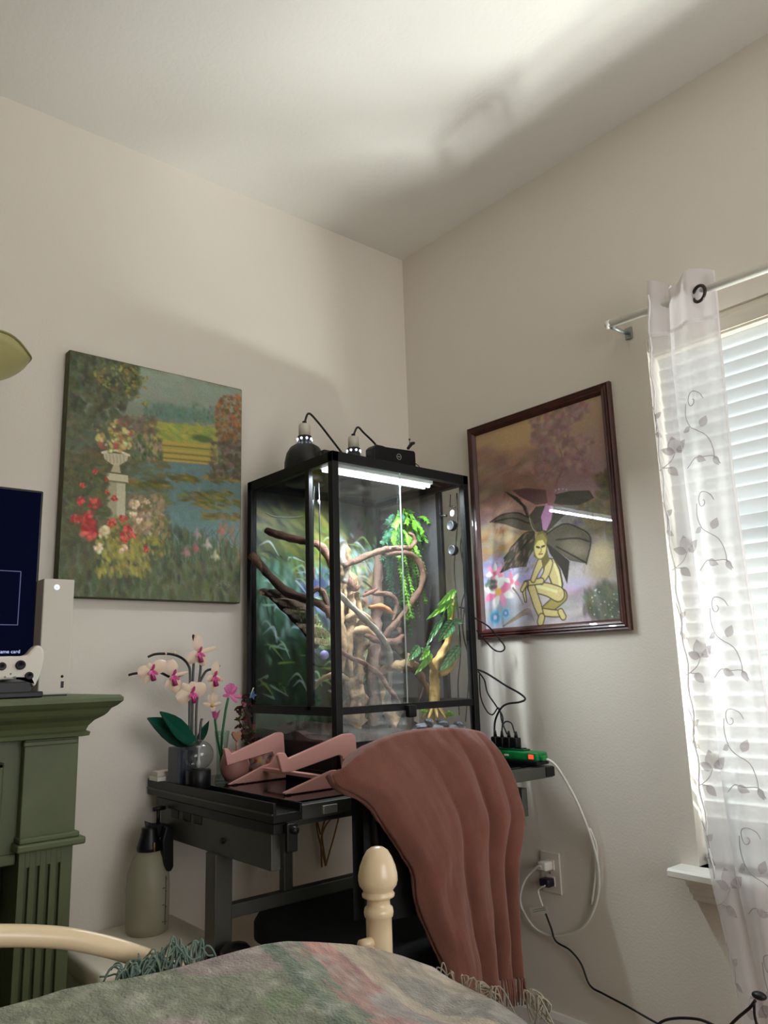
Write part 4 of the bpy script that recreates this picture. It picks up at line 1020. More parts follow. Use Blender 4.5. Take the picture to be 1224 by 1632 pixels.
# moss clumps and slate pile at the foot of the trunk
M_moss = mat('moss_bright', (138, 190, 60), .85, vary=.3, vscale=90, translucent=.2)
for (u, v, r_, lab) in ((676, 1134, .014, 'bright green moss clump left of the pale yellow trunk foot'), (716, 1138, .018, 'bright green moss clump right of the pale yellow trunk foot')):
    c = at(u, v, 'y', -.43); mb = MB()
    for q in range(220):
        a, e_ = rs.uniform(0, 6.28), rs.uniform(0, 1.4)
        d = Vector((math.cos(a) * math.cos(e_), math.sin(a) * math.cos(e_), math.sin(e_) * .8))
        leafmesh(mb, c + d * r_ * .3 - Vector((0, 0, r_ * .4)), c + d * r_ * rs.uniform(.8, 1.25) - Vector((0, 0, r_ * .3)), (0, 0, 1), .0035, .2, .1, n=2)
    tag(mb.build('moss_clump', M_moss), lab, 'moss')
RB = ['leftmost', 'second from the left', 'third from the left', 'fourth from the left', 'fifth from the left', 'sixth from the left', 'rightmost']
M_slate = mat('slate', (92, 98, 110), .6, bump=.8, bscale=80, vary=.25, vscale=40)
ROCKS = ((672, 1158, -.45, .017), (684, 1150, -.44, .015), (696, 1160, -.46, .018), (708, 1153, -.44, .016), (720, 1160, -.45, .017), (730, 1154, -.44, .013), (664, 1166, -.46, .015), (688, 1168, -.47, .018), (712, 1168, -.47, .016), (700, 1148, -.42, .013), (738, 1163, -.45, .013))
for k, (u, v, y, r_) in enumerate(ROCKS):
    R_ = Matrix.Rotation(k * 1.1, 3, 'Z') @ Matrix.Rotation(.3 * math.sin(k * 2), 3, 'X')
    o = MB().ball(at(u, v, 'y', y), r_, 2, (1.25, .9, .55), jit=.5, fr=9 + k, smooth=False, R=R_).build('slate_rock', M_slate)
    back = v < 1157
    us = sorted(q[0] for q in ROCKS if (q[1] < 1157) == back); i_ = us.index(u)
    tag(o, 'grey slate rock at the yellow trunk foot, %s row, %s' % ('back' if back else 'front', RB[-1] if i_ == len(us) - 1 else RB[i_]), 'rock', 'slate rocks by the yellow trunk')

# ---------------------------------------------------------------- gauges, cables at the right pane
M_gd = mat('gauge_face', (112, 108, 140), .5)
for k, (u, v) in enumerate(((721, 838), (723, 877))):
    lab = ('round thermometer gauge stuck on the right glass pane, the upper one', 'round thermometer gauge stuck on the right glass pane, the lower one')[k]
    c = at(u, v, 'x', tx1 - .018)
    gt = thing('gauge', lab, 'gauge', c)
    ax = Matrix.Translation(c) @ Matrix.Rotation(math.radians(-90), 4, 'Y')
    MB(ax).lathe([(0, -.006), (.0165, -.006), (.0175, 0), (.0165, .008), (.0125, .010), (.0125, .006), (0, .006)], seg=24).build('case', MK, gt)
    MB(ax).lathe([(0, .0066), (.0122, .0066), (.0122, .0072), (0, .0072)], seg=24).build('dial', M_gd, gt)
    MB(ax).lathe([(.0125, .010), (.0135, .0115), (.0155, .0105), (.0165, .008)], seg=24).build('rim', mat('gauge_rim', (60, 60, 66), .4), gt)
    MB(ax).tube([(0, 0, .0076), (.008, .005, .0076)], .0007, 5).build('needle', MK, gt)
sc_ = thing('suction_hook', 'white suction cup hook above the two round gauges', 'hook', at(722, 815, 'x', tx1 - .02))
MB().ball(at(721, 818, 'x', tx1 - .018), .010, 3, (.5, 1, 1.1)).build('cup', mat('white_plastic'), sc_)
MB().tube([at(716, 807, 'x', tx1 - .02), at(726, 808, 'x', tx1 - .03)], .0022, 8).build('hook', MK, sc_)
MB().tube([at(718, 788, 'x', tx1 - .02), at(717, 807, 'x', tx1 - .02)], .0014, 8).build('tube', MK, sc_)
tg2 = tag(MB().tube([at(700, 822, 'x', tx1 - .02), at(712, 822, 'x', tx1 - .02)], [.003, .0045], 8).build('misting_nozzle', MK), 'small black misting nozzle left of the white suction hook', 'nozzle')
XC = tx1 + .02
def cable(label, pts, r=.0023, name='cable', m=MCB):
    o = MB().tube(pts, r, 7, sub=7).build(name, m); return tag(o, label, 'cable')
cable('black cable hanging straight between terrarium side and right wall', [at(u, v, 'x', XC) for u, v in ((728, 786), (729, 830), (727, 862), (724, 905), (727, 945), (731, 985), (734, 1040), (730, 1090), (732, 1140))])
cable('black cable crossing the straight cable behind the terrarium right post', [at(u, v, 'x', XC + .015) for u, v in ((742, 800), (741, 835), (734, 868), (740, 910), (744, 945), (738, 990), (740, 1020), (752, 1060), (760, 1085))])
cable('thin black cable twisted among the cables right of the terrarium', [at(u, v, 'x', XC + .03) for u, v in ((736, 850), (742, 862), (737, 880), (743, 930), (735, 968), (738, 1010), (748, 1050), (746, 1100), (742, 1150))], .0018)
tag(MB().tube([at(u, v, 'x', XC + .015) for u, v in ((732, 968), (742, 970), (748, 975))], .003, 8, sub=4).build('cable_tie', MK), 'black tie binding the cables right of the terrarium', 'cable tie')
cable('black cable looping out below the framed print', [at(738, 973, 'x', -.17), at(757, 985, 'x', -.14), at(778, 998, 'x', -.10), at(792, 1014, 'x', -.07), at(804, 1030, 'x', -.05), at(800, 1038, 'x', -.05), at(788, 1036, 'x', -.06), at(774, 1022, 'x', -.09), at(760, 1005, 'x', -.14)], .0026)
J = at(796, 1130, 'x', -.10)
cable('thick black cable bulging right above the green power strip', [at(752, 1064, 'x', -.16), at(775, 1073, 'x', -.12), at(805, 1092, 'x', -.08), at(828, 1105, 'x', -.06), at(837, 1114, 'x', -.06), at(828, 1119, 'x', -.07), at(808, 1122, 'x', -.09), at(797, 1131, 'x', -.10), at(789, 1150, 'x', -.10), at(788, 1172, 'x', -.105)], .0032)
cable('black cable dropping beside the terrarium right post to the power strip', [at(762, 1070, 'x', -.15), at(772, 1084, 'x', -.12), at(777, 1104, 'x', -.11), at(790, 1124, 'x', -.10), at(801, 1142, 'x', -.10), at(800, 1165, 'x', -.105)], .0024)
cable('black cable sagging lowest beside the right post before the power strip', [at(764, 1075, 'x', -.15), at(766, 1110, 'x', -.13), at(775, 1132, 'x', -.11), at(785, 1139, 'x', -.10), at(795, 1128, 'x', -.10), at(800, 1150, 'x', -.10), at(808, 1170, 'x', -.105)], .0022)
cable('short black cable arching over the rear of the power strip', [at(800, 1158, 'x', -.10), at(806, 1150, 'x', -.09), at(815, 1153, 'x', -.09), at(820, 1168, 'x', -.10)], .0022)

# ================================================================ POWER STRIP
ps = thing('power_strip', 'green power strip with red switch at the right end of the desk', 'power strip', (-.115, -.55, DZ))
PSR = Matrix.Translation((-.115, -.555, DZ + .002))
MPS = mat('green_plastic', (18, 120, 58), .35, vary=.25, vscale=40)
MB(PSR).box(-.026, .026, -.10, .11, .010, .036, .006, seg=3).build('body', MPS, ps)
MB(PSR).box(-.028, .028, -.102, .112, 0, .012, .003).build('base', MK, ps)
MB(PSR).box(-.016, .016, -.045, .10, .036, .041, .003).build('socket_deck', mat('green_dark', (14, 84, 44), .4), ps)
for y in (-.02, .03, .08):
    MB(PSR).box(-.012, .012, y - .014, y + .014, .041, .0425, .002).build('socket', MK, ps)
MB(PSR).box(-.0275, -.024, -.088, -.070, .017, .029, .001).build('switch', mat('red_switch', (230, 60, 40), .4, emit=(255, 60, 40), estr=1.4), ps)
MB(PSR).box(-.0272, -.025, .006, .024, .020, .026, .001).build('label_plate', mat('paper'), ps)
MB(PSR).box(-.012, .012, -.112, -.10, .012, .026, .003).build('cord_outlet', MPS, ps)
for k, (u, v) in enumerate(((788, 1178), (800, 1172), (808, 1178), (820, 1176))):
    lab = ['leftmost', 'second from left', 'third from left', 'rightmost'][k]
    c = Vector((-.115, -.475 - .028 * k, DZ + .0445))
    o = MB().box(c.x - .012, c.x + .012, c.y - .010, c.y + .010, c.z, c.z + .030, .004, seg=3).tube([c + Vector((0, 0, .028)), c + Vector((0, 0, .048))], [.006, .0032], 8).build('plug', MK)
    tag(o, 'black plug standing in the green power strip, ' + lab + ' of four', 'plug', 'plugs in the power strip')
tag(MB().box(-.095, -.055, -.505, -.445, DZ + .022, DZ + .032, .003).build('adapter', mat('adapter_grey', (150, 148, 142), .5)), 'flat grey adapter behind the green power strip', 'adapter') if False else None

# ================================================================ LAMPS AND MISTER ON TOP OF THE TERRARIUM
M_dome = mat('lamp_black', (20, 21, 23), .42)
M_cer = mat('porcelain', (206, 200, 184), .35)
M_glow = mat('lit_mesh_glow', (220, 200, 240), .5, emit=(206, 180, 250), estr=5)
M_hole = mat('vent_glow', (255, 255, 255), .5, emit=(225, 232, 255), estr=5)
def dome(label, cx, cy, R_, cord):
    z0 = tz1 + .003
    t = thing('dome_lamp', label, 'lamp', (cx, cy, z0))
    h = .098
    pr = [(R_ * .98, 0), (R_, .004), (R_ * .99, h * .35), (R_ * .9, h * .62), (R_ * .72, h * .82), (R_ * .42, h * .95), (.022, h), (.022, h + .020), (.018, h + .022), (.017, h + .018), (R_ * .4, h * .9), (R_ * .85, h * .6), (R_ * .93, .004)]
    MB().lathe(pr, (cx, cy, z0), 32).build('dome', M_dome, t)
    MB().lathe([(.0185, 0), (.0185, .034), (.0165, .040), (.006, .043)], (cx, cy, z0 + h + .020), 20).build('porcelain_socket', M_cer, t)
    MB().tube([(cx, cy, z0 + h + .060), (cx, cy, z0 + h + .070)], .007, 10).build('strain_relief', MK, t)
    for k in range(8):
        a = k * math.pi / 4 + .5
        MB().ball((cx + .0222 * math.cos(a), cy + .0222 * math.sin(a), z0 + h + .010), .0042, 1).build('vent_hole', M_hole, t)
    MB().lathe([(R_ * .96, -.036), (R_ * .98, 0), (R_ * .94, 0), (R_ * .92, -.034)], (cx, cy, z0), 32).build('glow_disc_collar', M_dome, t)  # collar added below the lid to carry the glowing disc
    MB().lathe([(0, 0), (R_ * .92, 0), (R_ * .92, .003), (0, .003)], (cx, cy, z0 - .035), 28).build('mesh_glow_disc', M_glow, t)  # glowing disc stands in for the lid mesh lit by the lamp
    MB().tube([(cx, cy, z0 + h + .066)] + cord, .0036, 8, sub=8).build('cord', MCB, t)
    pl = bpy.data.lights.new('dome_light', 'SPOT'); 
    bpy.data.lights.remove(pl)
d1p = (-.655, -.235); d2p = (-.445, -.215)
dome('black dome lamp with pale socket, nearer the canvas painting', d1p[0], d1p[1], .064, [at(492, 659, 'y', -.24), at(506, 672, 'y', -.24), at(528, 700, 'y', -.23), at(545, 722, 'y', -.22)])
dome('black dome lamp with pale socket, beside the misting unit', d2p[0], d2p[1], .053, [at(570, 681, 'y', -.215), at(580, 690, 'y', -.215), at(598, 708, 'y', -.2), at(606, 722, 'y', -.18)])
cl = thing('timer_box', 'small black timer box on the terrarium lid before the left dome lamp', 'timer', (-.66, -.42, tz1))
MB().box(-.700, -.630, -.40, -.35, tz1 + .001, tz1 + .034, .003).build('case', MK, cl)
MB().box(-.712, -.700, -.395, -.37, tz1 + .002, tz1 + .024, .002).build('plug_face', mat('lamp_black'), cl)
mu = thing('misting_unit', 'black misting pump box with round pale emblem on the terrarium lid', 'pump', (-.345, -.30, tz1))
my = -.31
P = lambda u, v: (at(u, v, 'y', my).x, at(u, v, 'y', my).z)
pl = [P(596, 716), P(606, 709), P(620, 710), P(624, 715), P(655, 714), P(660, 718), P(663, 752)]
zb = tz1 + .002
xs0, xs1 = P(596, 716)[0], P(663, 745)[0]
zt = P(610, 710)[1]
MB().prism([(xs0, zb), (xs0, zt - .012), (xs0 + .012, zt), (xs0 + .040, zt), (xs0 + .050, zt - .002), (xs1 - .006, zt + .004), (xs1, zt - .002), (xs1 + .002, zb)], my, my + .045, 'xz', .003).build('housing', MK, mu)
ec = at(636, 728, 'y', my - .002)
MB(Matrix.Translation(ec) @ Matrix.Rotation(math.radians(90), 4, 'X')).tube([Vector((.0095 * math.cos(a), .0095 * math.sin(a), 0)) for a in np.linspace(0, 2 * math.pi, 25)], .0009, 6, cap=False).build('emblem_ring', mat('emblem_pale', (190, 190, 186), .5), mu)
MB().box(ec.x - .0055, ec.x + .0055, my - .0022, my - .0012, ec.z - .001, ec.z + .001).build('emblem_bar', mat('emblem_pale'), mu)
q = at(636, 741, 'y', my - .002)
MB().box(q.x - .008, q.x + .008, my - .0018, my - .0008, q.z - .0016, q.z + .0016).build('printed_name', mat('emblem_pale'), mu)
vz = at(653, 712, 'y', my + .04)
MB().tube([vz, vz + Vector((0, 0, .024))], .0013, 6).ball(vz + Vector((0, 0, .026)), .0034, 2).build('aerial', MK, mu)
MB().tube([at(650, 715, 'y', my + .02), at(656, 707, 'y', my + .02), at(660, 706, 'y', my + .02)], [.005, .0065, .005], 8).build('hose_elbow', MK, mu)
MB().tube([at(661, 738, 'y', my - .004), at(667, 742, 'y', my - .004), at(672, 752, 'y', my - .004)], .0016, 6).build('lead', MCB, mu)

# ================================================================ THINGS ON THE DESK
def dp(u, v, z=DZ): return at(u, v, 'z', z)
# --- brick-built orchid
YO = -.155
ob = at(292, 1243, 'y', YO)
orc = thing('toy_brick_orchid', 'brick-built white and magenta orchid in a slate blue planter', 'orchid', (ob.x, YO, DZ))
MB().box(ob.x - .031, ob.x + .031, YO - .031, YO + .031, DZ + .006, at(290, 1190, 'y', YO).z, .002).build('planter', mat('slate_blue', (66, 72, 86), .4), orc)
m = MB()
for k in range(7): m.box(ob.x - .030 + k * .0095, ob.x - .030 + k * .0095 + .004, YO - .0335, YO - .031, DZ + .008, at(290, 1193, 'y', YO).z - .002)
m.build('planter_ribs', mat('slate_blue'), orc)
M_ost = mat('brick_stem', (20, 22, 20), .4); M_pet = mat('brick_petal', (226, 202, 178), .35, translucent=.1); M_mag = mat('brick_magenta', (158, 30, 96), .35); M_dkg = mat('brick_green', (6, 66, 50), .3)
OY = lambda u, v: at(u, v, 'y', YO)
for pts in ([(302, 1190), (302, 1130), (303, 1075), (300, 1060), (290, 1049), (275, 1043), (258, 1042), (246, 1043), (236, 1047)],
            [(312, 1190), (313, 1130), (317, 1090), (320, 1060), (318, 1043), (312, 1028), (308, 1015), (309, 1012)],
            [(306, 1190), (307, 1100), (309, 1050)], [(317, 1190), (320, 1155), (322, 1145)], [(292, 1075), (275, 1080), (256, 1072), (244, 1068), (225, 1072), (212, 1074), (205, 1076)], [(318, 1088), (328, 1070), (340, 1066), (350, 1061)], [(300, 1118), (294, 1112)]):
    MB().tube([OY(u, v) for u, v in pts], .0034, 6, sub=4, smooth=False).build('stem', M_ost, orc)
def petal(mb, c, d, L, w, lift=0.0, curl=.25):
    d = d.normalized(); f = Vector((0, -1, 0)); s_ = d.cross(f).normalized(); f2 = s_.cross(d)
    def fn(u, v):
        ww = w * math.sin(math.pi * (.12 + .80 * v) ) ** .6
        k = (u - .5) * 2
        return c + d * L * (.06 + v) + s_ * k * ww * .5 + f * (lift * v * L - curl * (abs(k) ** 2) * w * .4 - .12 * L * v * v)
    mb.grid(fn, 6, 6)
    n0 = len(mb.v)
def orchid_flower(u, v, sz, pet, dep=0.0, turn=0.0):
    sz *= 1.28
    c = OY(u, v) + Vector((0, -.022 + dep, 0))
    core = MB().ball(c, sz * .13, 2, (1, .8, 1)).tube([c, c + Vector((.002, -.010, -.02 * sz / .03))], [.004, .007], 8).build('flower', M_mag, orc)
    for a, L, w in pet:
        mb = MB(); petal(mb, c, Vector((math.cos(a), turn * math.cos(a), math.sin(a))), L * sz, w * sz, .1)
        mb.build('petal', M_pet, core)
    for a in (-2.4, -.7, 1.5, -1.57):
        mb = MB(); petal(mb, c + Vector((0, -.004, 0)), Vector((math.cos(a), -.3, math.sin(a))), sz * .42, sz * .22, .3); mb.build('lip', mat('brick_pink', (196, 70, 130), .35), core)
D = math.radians
orchid_flower(309, 1041, .030, [(D(95), 1.2, .8), (D(215), 1.0, .85), (D(300), .95, .8), (D(15), 1.3, .35)], -.01)
orchid_flower(234, 1069, .030, [(D(25), 1.1, .95), (D(190), .95, .9), (D(245), .9, .5), (D(120), .5, .5)], -.01)
orchid_flower(268, 1077, .030, [(D(100), 1.05, .95), (D(285), 1.1, .95), (D(10), 1.1, .25), (D(235), .9, .4)], -.01)
orchid_flower(295, 1104, .031, [(D(20), 1.05, 1.0), (D(200), 1.1, 1.0), (D(140), .9, .5), (D(80), .7, .7)], -.02)
orchid_flower(333, 1079, .029, [(D(80), 1.1, .7), (D(270), 1.05, .7), (D(200), .6, .5), (D(340), .8, .4)], -.01)
cc = OY(330, 1124) + Vector((0, -.03, 0))
core = MB().ball(cc, .006, 2).build('flower', mat('brick_gold', (200, 170, 90), .4), orc)
for a, L, w in ((D(60), .030, .015), (D(85), .030, .016), (D(110), .030, .015), (D(125), .026, .012), (D(170), .026, .012), (D(10), .026, .012), (D(-70), .016, .014)):
    mb = MB(); petal(mb, cc, Vector((math.cos(a), -.1, math.sin(a))), L, w, .1); mb.build('petal', M_pet, core)
for (u, v) in ((279, 1041), (264, 1042), (344, 1057)):
    c = OY(u, v); k_ = MB().ball(c, .004, 2).build('bud', M_pet, orc)
for (lf) in (((308, 1186), (222, 1152), .074, 0), ((312, 1188), (236, 1140), .066, -.02), ((322, 1190), (338, 1148), .022, .03)):
    mb = MB(); b_ = OY(*lf[0]) + Vector((0, lf[3], 0)); t_ = OY(*lf[1]) + Vector((0, lf[3] - .01, 0))
    leafmesh(mb, b_, t_, (0, -.8, .6), lf[2], .18, -.16, n=6, shape=.9); 
    mb.v += [(x + .0, y + .004, z - .002) for x, y, z in mb.v]; nf = [tuple(i + len(mb.v) // 2 for i in f[::-1]) for f in mb.f]; mb.f += nf; mb.sm = [False] * len(mb.f); mb.c = [(1, 1, 1)] * len(mb.v)
    mb.build('leaf', M_dkg, orc)
# --- snow-globe style ball
gb = dp(316, 1250); gb = at(316, 1246, 'y', -.235)
gl = thing('glass_globe', 'clear glass globe on a black cylindrical base', 'globe', (gb.x, gb.y, DZ))
zt_ = at(316, 1226, 'y', gb.y).z; rg = .0385
MB().lathe([(.030, 0), (.032, .003), (.032, zt_ - DZ - .003), (.029, zt_ - DZ), (0, zt_ - DZ)], (gb.x, gb.y, DZ), 32).build('base', MK, gl)
cz = zt_ + rg * .93
MB().ball((gb.x, gb.y, cz), rg, 4).build('globe', glass('globe_glass', (236, 238, 236), 0, 1.7), gl)
m = MB().lathe([(.004, -.032), (.006, -.02), (.003, -.012), (.003, .016), (.008, .022), (0, .024)], (gb.x, gb.y, cz), 14)
m.build('inner_figure', mat('white_plastic'), gl)
# --- small white boxes on the tray
bp = at(258, 1233, 'y', -.075)
tag(MB().box(bp.x - .028, bp.x + .026, -.11, -.055, DZ + .0105, DZ + .0215, .0015).build('white_box', mat('paper')), 'small flat white box on the left desk tray beside the planter', 'box')
sb = tag(MB().box(bp.x - .024, bp.x + .022, -.10, -.060, DZ + .0220, DZ + .0345, .0015).build('card_deck', mat('ivory_card', (222, 214, 204), .6)), 'little ivory box stacked on the flat white box', 'box')
# --- glass vase with pink blooms
vb = at(353, 1238, 'y', -.165)
vs_ = thing('glass_vase', 'slim clear glass vase holding two pink blooms', 'vase', (vb.x, vb.y, DZ))
zv = at(353, 1165, 'y', vb.y).z - DZ
MB().lathe([(.018, 0), (.019, .003), (.014, .02), (.0145, zv * .6), (.021, zv), (.0195, zv), (.013, zv * .6), (.0125, .022), (.016, .008), (0, .008)], (vb.x, vb.y, DZ), 24).build('glass', glass('vase_glass', (238, 248, 243), 0, 1.45), vs_)
M_pk = mat('brick_rose', (214, 108, 160), .35, translucent=.1); M_grn = mat('brick_stem_green', (26, 104, 52), .4)
VY = lambda u, v: at(u, v, 'y', vb.y)
f1 = thing('pink_lily', 'pink lily bloom with spreading petals in the glass vase', 'flower', (vb.x, vb.y, DZ + .02))
MB().tube([VY(352, 1222), VY(354, 1170), VY(360, 1130), VY(364, 1112)], .0036, 6).build('stem', M_grn, f1)
c = VY(366, 1108) + Vector((0, -.004, 0))
for a, L, w, l_ in ((D(110), .030, .017, 0), (D(92), .032, .018, .1), (D(70), .031, .017, 0), (D(50), .028, .014, .1), (D(180), .026, .010, .2), (D(-12), .036, .011, .3), (D(-55), .024, .011, .5), (D(130), .028, .012, 0)):
    mb = MB(); petal(mb, c, Vector((math.cos(a), -.15, math.sin(a))), L, w, l_); mb.build('petal', M_pk, f1)
f2 = thing('pink_tulip', 'closed pink tulip bud lower in the glass vase', 'flower', (vb.x, vb.y, DZ + .02))
MB().tube([VY(356, 1222), VY(347, 1180), VY(343, 1150), VY(343, 1143)], .0034, 6).build('stem', M_grn, f2)
c = VY(343, 1145) + Vector((0, -.002, 0))
for k in range(5):
    a = k * 1.256
    mb = MB(); b_ = c + Vector((math.cos(a) * .004, math.sin(a) * .004, -.003)); leafmesh(mb, b_, b_ + Vector((math.cos(a) * .005, math.sin(a) * .005, .027)), (math.cos(a), math.sin(a), .2), .015, -.3, -.25, n=4); mb.build('petal', M_pk, f2)
# --- round pink vase and dark bouquet
rv = at(374, 1240, 'y', -.215)
pv = thing('pink_vase', 'rounded dusty pink ceramic vase behind the laptop stand', 'vase', (rv.x, rv.y, DZ))
zr = at(378, 1195, 'y', rv.y).z - DZ
MB().lathe([(.012, 0), (.024, .004), (.037, zr * .3), (.041, zr * .55), (.034, zr * .85), (.025, zr), (.022, zr), (.030, zr * .82), (.0, zr * .3)], (rv.x, rv.y, DZ), 32).build('body', mat('dusty_pink_glaze', (186, 134, 126), .4), pv)
db = at(414, 1236, 'y', -.20)
bq = thing('floral_pot', 'small floral printed pot behind the laptop stand', 'pot', (db.x - .02, db.y, DZ))
px_ = min(db.x, tx0 - .042)
zr2 = at(414, 1196, 'y', -.2).z - DZ
fm = MB(); 
def pcol(u, v):
    h_ = noise.noise(Vector((u * 22, v * 9, 3))); g_ = noise.noise(Vector((u * 16, v * 8, 9)))
    return (.85, .65, .25) if h_ > .28 else ((.62, .16, .22) if h_ < -.3 else ((.28, .36, .5) if g_ > .25 else (.66, .56, .52)))
def pfn(u, v):
    a = u * 2 * math.pi; r_ = .030 + .008 * math.sin(math.pi * (v * .9 + .05)); return (px_ + r_ * math.cos(a), db.y + r_ * math.sin(a), DZ + v * zr2)
fm.grid(pfn, 48, 20, True, pcol).build('pot', mat('floral_print', rough=.4, vcol=True), bq, colors=True)
MB().lathe([(0, 0), (.0295, 0), (.0295, .003), (0, .003)], (px_, db.y, DZ + zr2 - .012), 24).build('soil', mat('dark_soil'), bq)
dbq = thing('dark_bouquet', 'bouquet of dark maroon dried blooms with a small blue flower', 'bouquet', (px_ - .005, db.y, DZ + zr2))
cols = [mat('maroon_bloom', (74, 26, 30), .8), mat('brown_bloom', (62, 40, 34), .85), mat('rose_bloom', (134, 62, 74), .7), mat('olive_bloom', (70, 72, 34), .8)]
rs2 = random.Random(11)
for k in range(26):
    u, v = rs2.uniform(378, 404), rs2.uniform(1098, 1186)
    c = at(u, v, 'y', db.y + rs2.uniform(-.03, .03)); c.x = min(c.x, tx0 - .016)
    mb = MB()
    for q in range(9):
        a, e_ = rs2.uniform(0, 6.28), rs2.uniform(-.6, 1.3); d = Vector((math.cos(a) * math.cos(e_), math.sin(a) * math.cos(e_), math.sin(e_)))
        leafmesh(mb, c, c + d * rs2.uniform(.009, .015), (d.y, -d.x, .8), .009, .3, .2, n=3)
    mb.build('bloom', cols[min(3, int(rs2.random() * 4.2))], dbq)
    if k % 3 == 0: MB().tube([c, (px_, db.y, DZ + zr2 - .015)], .0013, 5).build('stem', cols[1], dbq)
c = at(402, 1108, 'y', db.y); c.x = min(c.x, tx0 - .014); mb = MB()
for a in range(5): leafmesh(mb, c, c + Vector((math.cos(a * 1.26), -.3, math.sin(a * 1.26))) * .013, (0, -1, .1), .008, .2, .1, n=3)
mb.build('blue_flower', mat('blue_bloom', (56, 84, 140), .6), dbq)
MB().tube([at(398, 1112, 'y', db.y - .01), at(404, 1096, 'y', db.y - .01)], [.001, .0018], 5).build('pale_spike', mat('pale_stem'), dbq)
tmh = thing('tan_mushroom', 'tan heart shaped ornament beneath the dark bouquet', 'ornament', at(377, 1190, 'y', -.245))
cm = at(377, 1172, 'y', -.245)
hp_ = [(0, -.017), (.010, -.007), (.0155, .004), (.011, .011), (.004, .010), (0, .006), (-.004, .010), (-.011, .011), (-.0155, .004), (-.010, -.007)]
MB().prism([(cm.x + a, cm.z + b) for a, b in hp_], -.249, -.241, 'xz', .002).build('heart', mat('tan_wood', (150, 112, 82), .6), tmh)
MB().tube([(cm.x, -.245, cm.z - .014), (cm.x, -.247, DZ + zr * .9)], .0025, 8).build('pick', mat('tan_wood'), tmh)

# --- pink laptop stand: two Z-shaped sides joined by a cross bar
M_ps = mat('pink_plastic', (214, 160, 152), .45)
st = thing('laptop_stand', 'pale pink Z-shaped laptop stand on the front of the desk', 'laptop stand', (-.86, -.45, DZ))
def zside(y, pts, th=.012):
    P = [(at(u, v, 'y', y).x, max(at(u, v, 'y', y).z, DZ + .002)) for u, v in pts]
    xm, xn = max(p_[0] for p_ in P), min(p_[0] for p_ in P)
    kx = min(1.0, (tx0 - .006 - xn) / (xm - xn)) if y > ty0 - .012 else 1.0
    P = [(xn + (a_ - xn) * kx, b_) for a_, b_ in P]
    return MB().prism(P, y, y + th, 'xz', .0018)
yl = at(370, 1252, 'z', DZ).y; yr_ = ty0 - .034
zside(yl, [(358, 1194), (364, 1192), (373, 1201), (462, 1166), (472, 1165), (476, 1168), (478, 1196), (481, 1236), (480, 1250), (400, 1256), (369, 1254), (368, 1250), (436, 1219), (452, 1214), (457, 1203), (454, 1196), (364, 1220)]).build('side_arm', M_ps, st)
zside(yr_, [(443, 1204), (446, 1200), (455, 1200), (460, 1209), (548, 1170), (562, 1169), (567, 1174), (569, 1200), (572, 1222), (570, 1250), (534, 1262), (456, 1272), (453, 1264), (530, 1228), (538, 1227), (545, 1232), (549, 1230), (546, 1206), (541, 1203), (466, 1230), (450, 1231)]).build('side_arm', M_ps, st)
cb0 = at(509, 1237, 'y', yr_ + .012); a = at(459, 1228, 'y', yr_ + .012); b = at(470, 1226, 'y', yl)
c0 = at(505, 1236, 'y', yr_ + .012)
MB().box(cb0.x - .010, cb0.x + .008, yr_ + .008, yl + .004, cb0.z - .006, cb0.z + .003, .001).build('cross_bar', M_ps, st)
cbx = at(556, 1215, 'y', yr_ + .02)
MB().box(cbx.x - .004, cbx.x + .012, yr_ + .010, yl + .002, cbx.z - .028, cbx.z - .0, .001).build('cross_bar', M_ps, st)
for y in (yl, yr_):
    x_ = at(457, 1268, 'y', yr_).x
    MB().box((at(372, 1255, 'y', yl).x if y == yl else x_), (at(372, 1255, 'y', yl).x if y == yl else x_) + .012, y - .001, y + .013, DZ, DZ + .004).build('rubber_foot', MK, st)

# ================================================================ UNDER THE DESK
BZ = .45
wbx = thing('white_ottoman', 'low white upholstered box on the floor by the left wall', 'ottoman', (-1.12, -.2, 0))
M_wh = mat('white_leatherette', (226, 218, 200), .55, bump=.2, bscale=30)
MB().box(-1.275, -.965, -.33, -.02, 0, BZ - .05, .012, seg=3).build('base', M_wh, wbx)
MB().box(-1.28, -.960, -.336, -.016, BZ - .052, BZ, .016, seg=4).build('lid_cushion', M_wh, wbx)
sp = thing('spray_bottle', 'translucent pressure spray bottle with black pump top under the desk edge', 'spray bottle', (-1.07, -.09, BZ))
bx_, by_ = at(234, 1484, 'y', -.13).x, -.13
M_bt = mat('translucent_plastic', (172, 168, 142), .4, alpha=.55)
zs = at(240, 1352, 'y', by_).z - BZ
MB().lathe([(.046, 0), (.052, .004), (.054, .02), (.0545, zs * .55), (.052, zs * .72), (.040, zs * .90), (.026, zs), (.022, zs)], (bx_, by_, BZ), 36).build('tank', M_bt, sp)
m = MB()
for k, (v, l_) in enumerate(((1395, .5), (1408, .8), (1414, .5), (1434, .8), (1438, .5), (1460, .8), (1462, .5))):
    zz = at(255, v, 'y', by_).z; a0 = D(-62)
    s_ = -1 if k % 2 else 1
    m.tube([(bx_ + .0552 * math.cos(a0 + s_ * .0), by_ + .0552 * math.sin(a0), zz), (bx_ + .0552 * math.cos(a0 + s_ * .2 * l_ * 1.2), by_ + .0552 * math.sin(a0 + s_ * .2 * l_ * 1.2), zz)], .0009, 5)
m.tube([(bx_ + .0552 * math.cos(a0), by_ + .0552 * math.sin(a0), at(255, 1390, 'y', by_).z), (bx_ + .0552 * math.cos(a0), by_ + .0552 * math.sin(a0), at(255, 1466, 'y', by_).z)], .0009, 5)
m.build('level_marks', MK, sp)
zc = BZ + zs
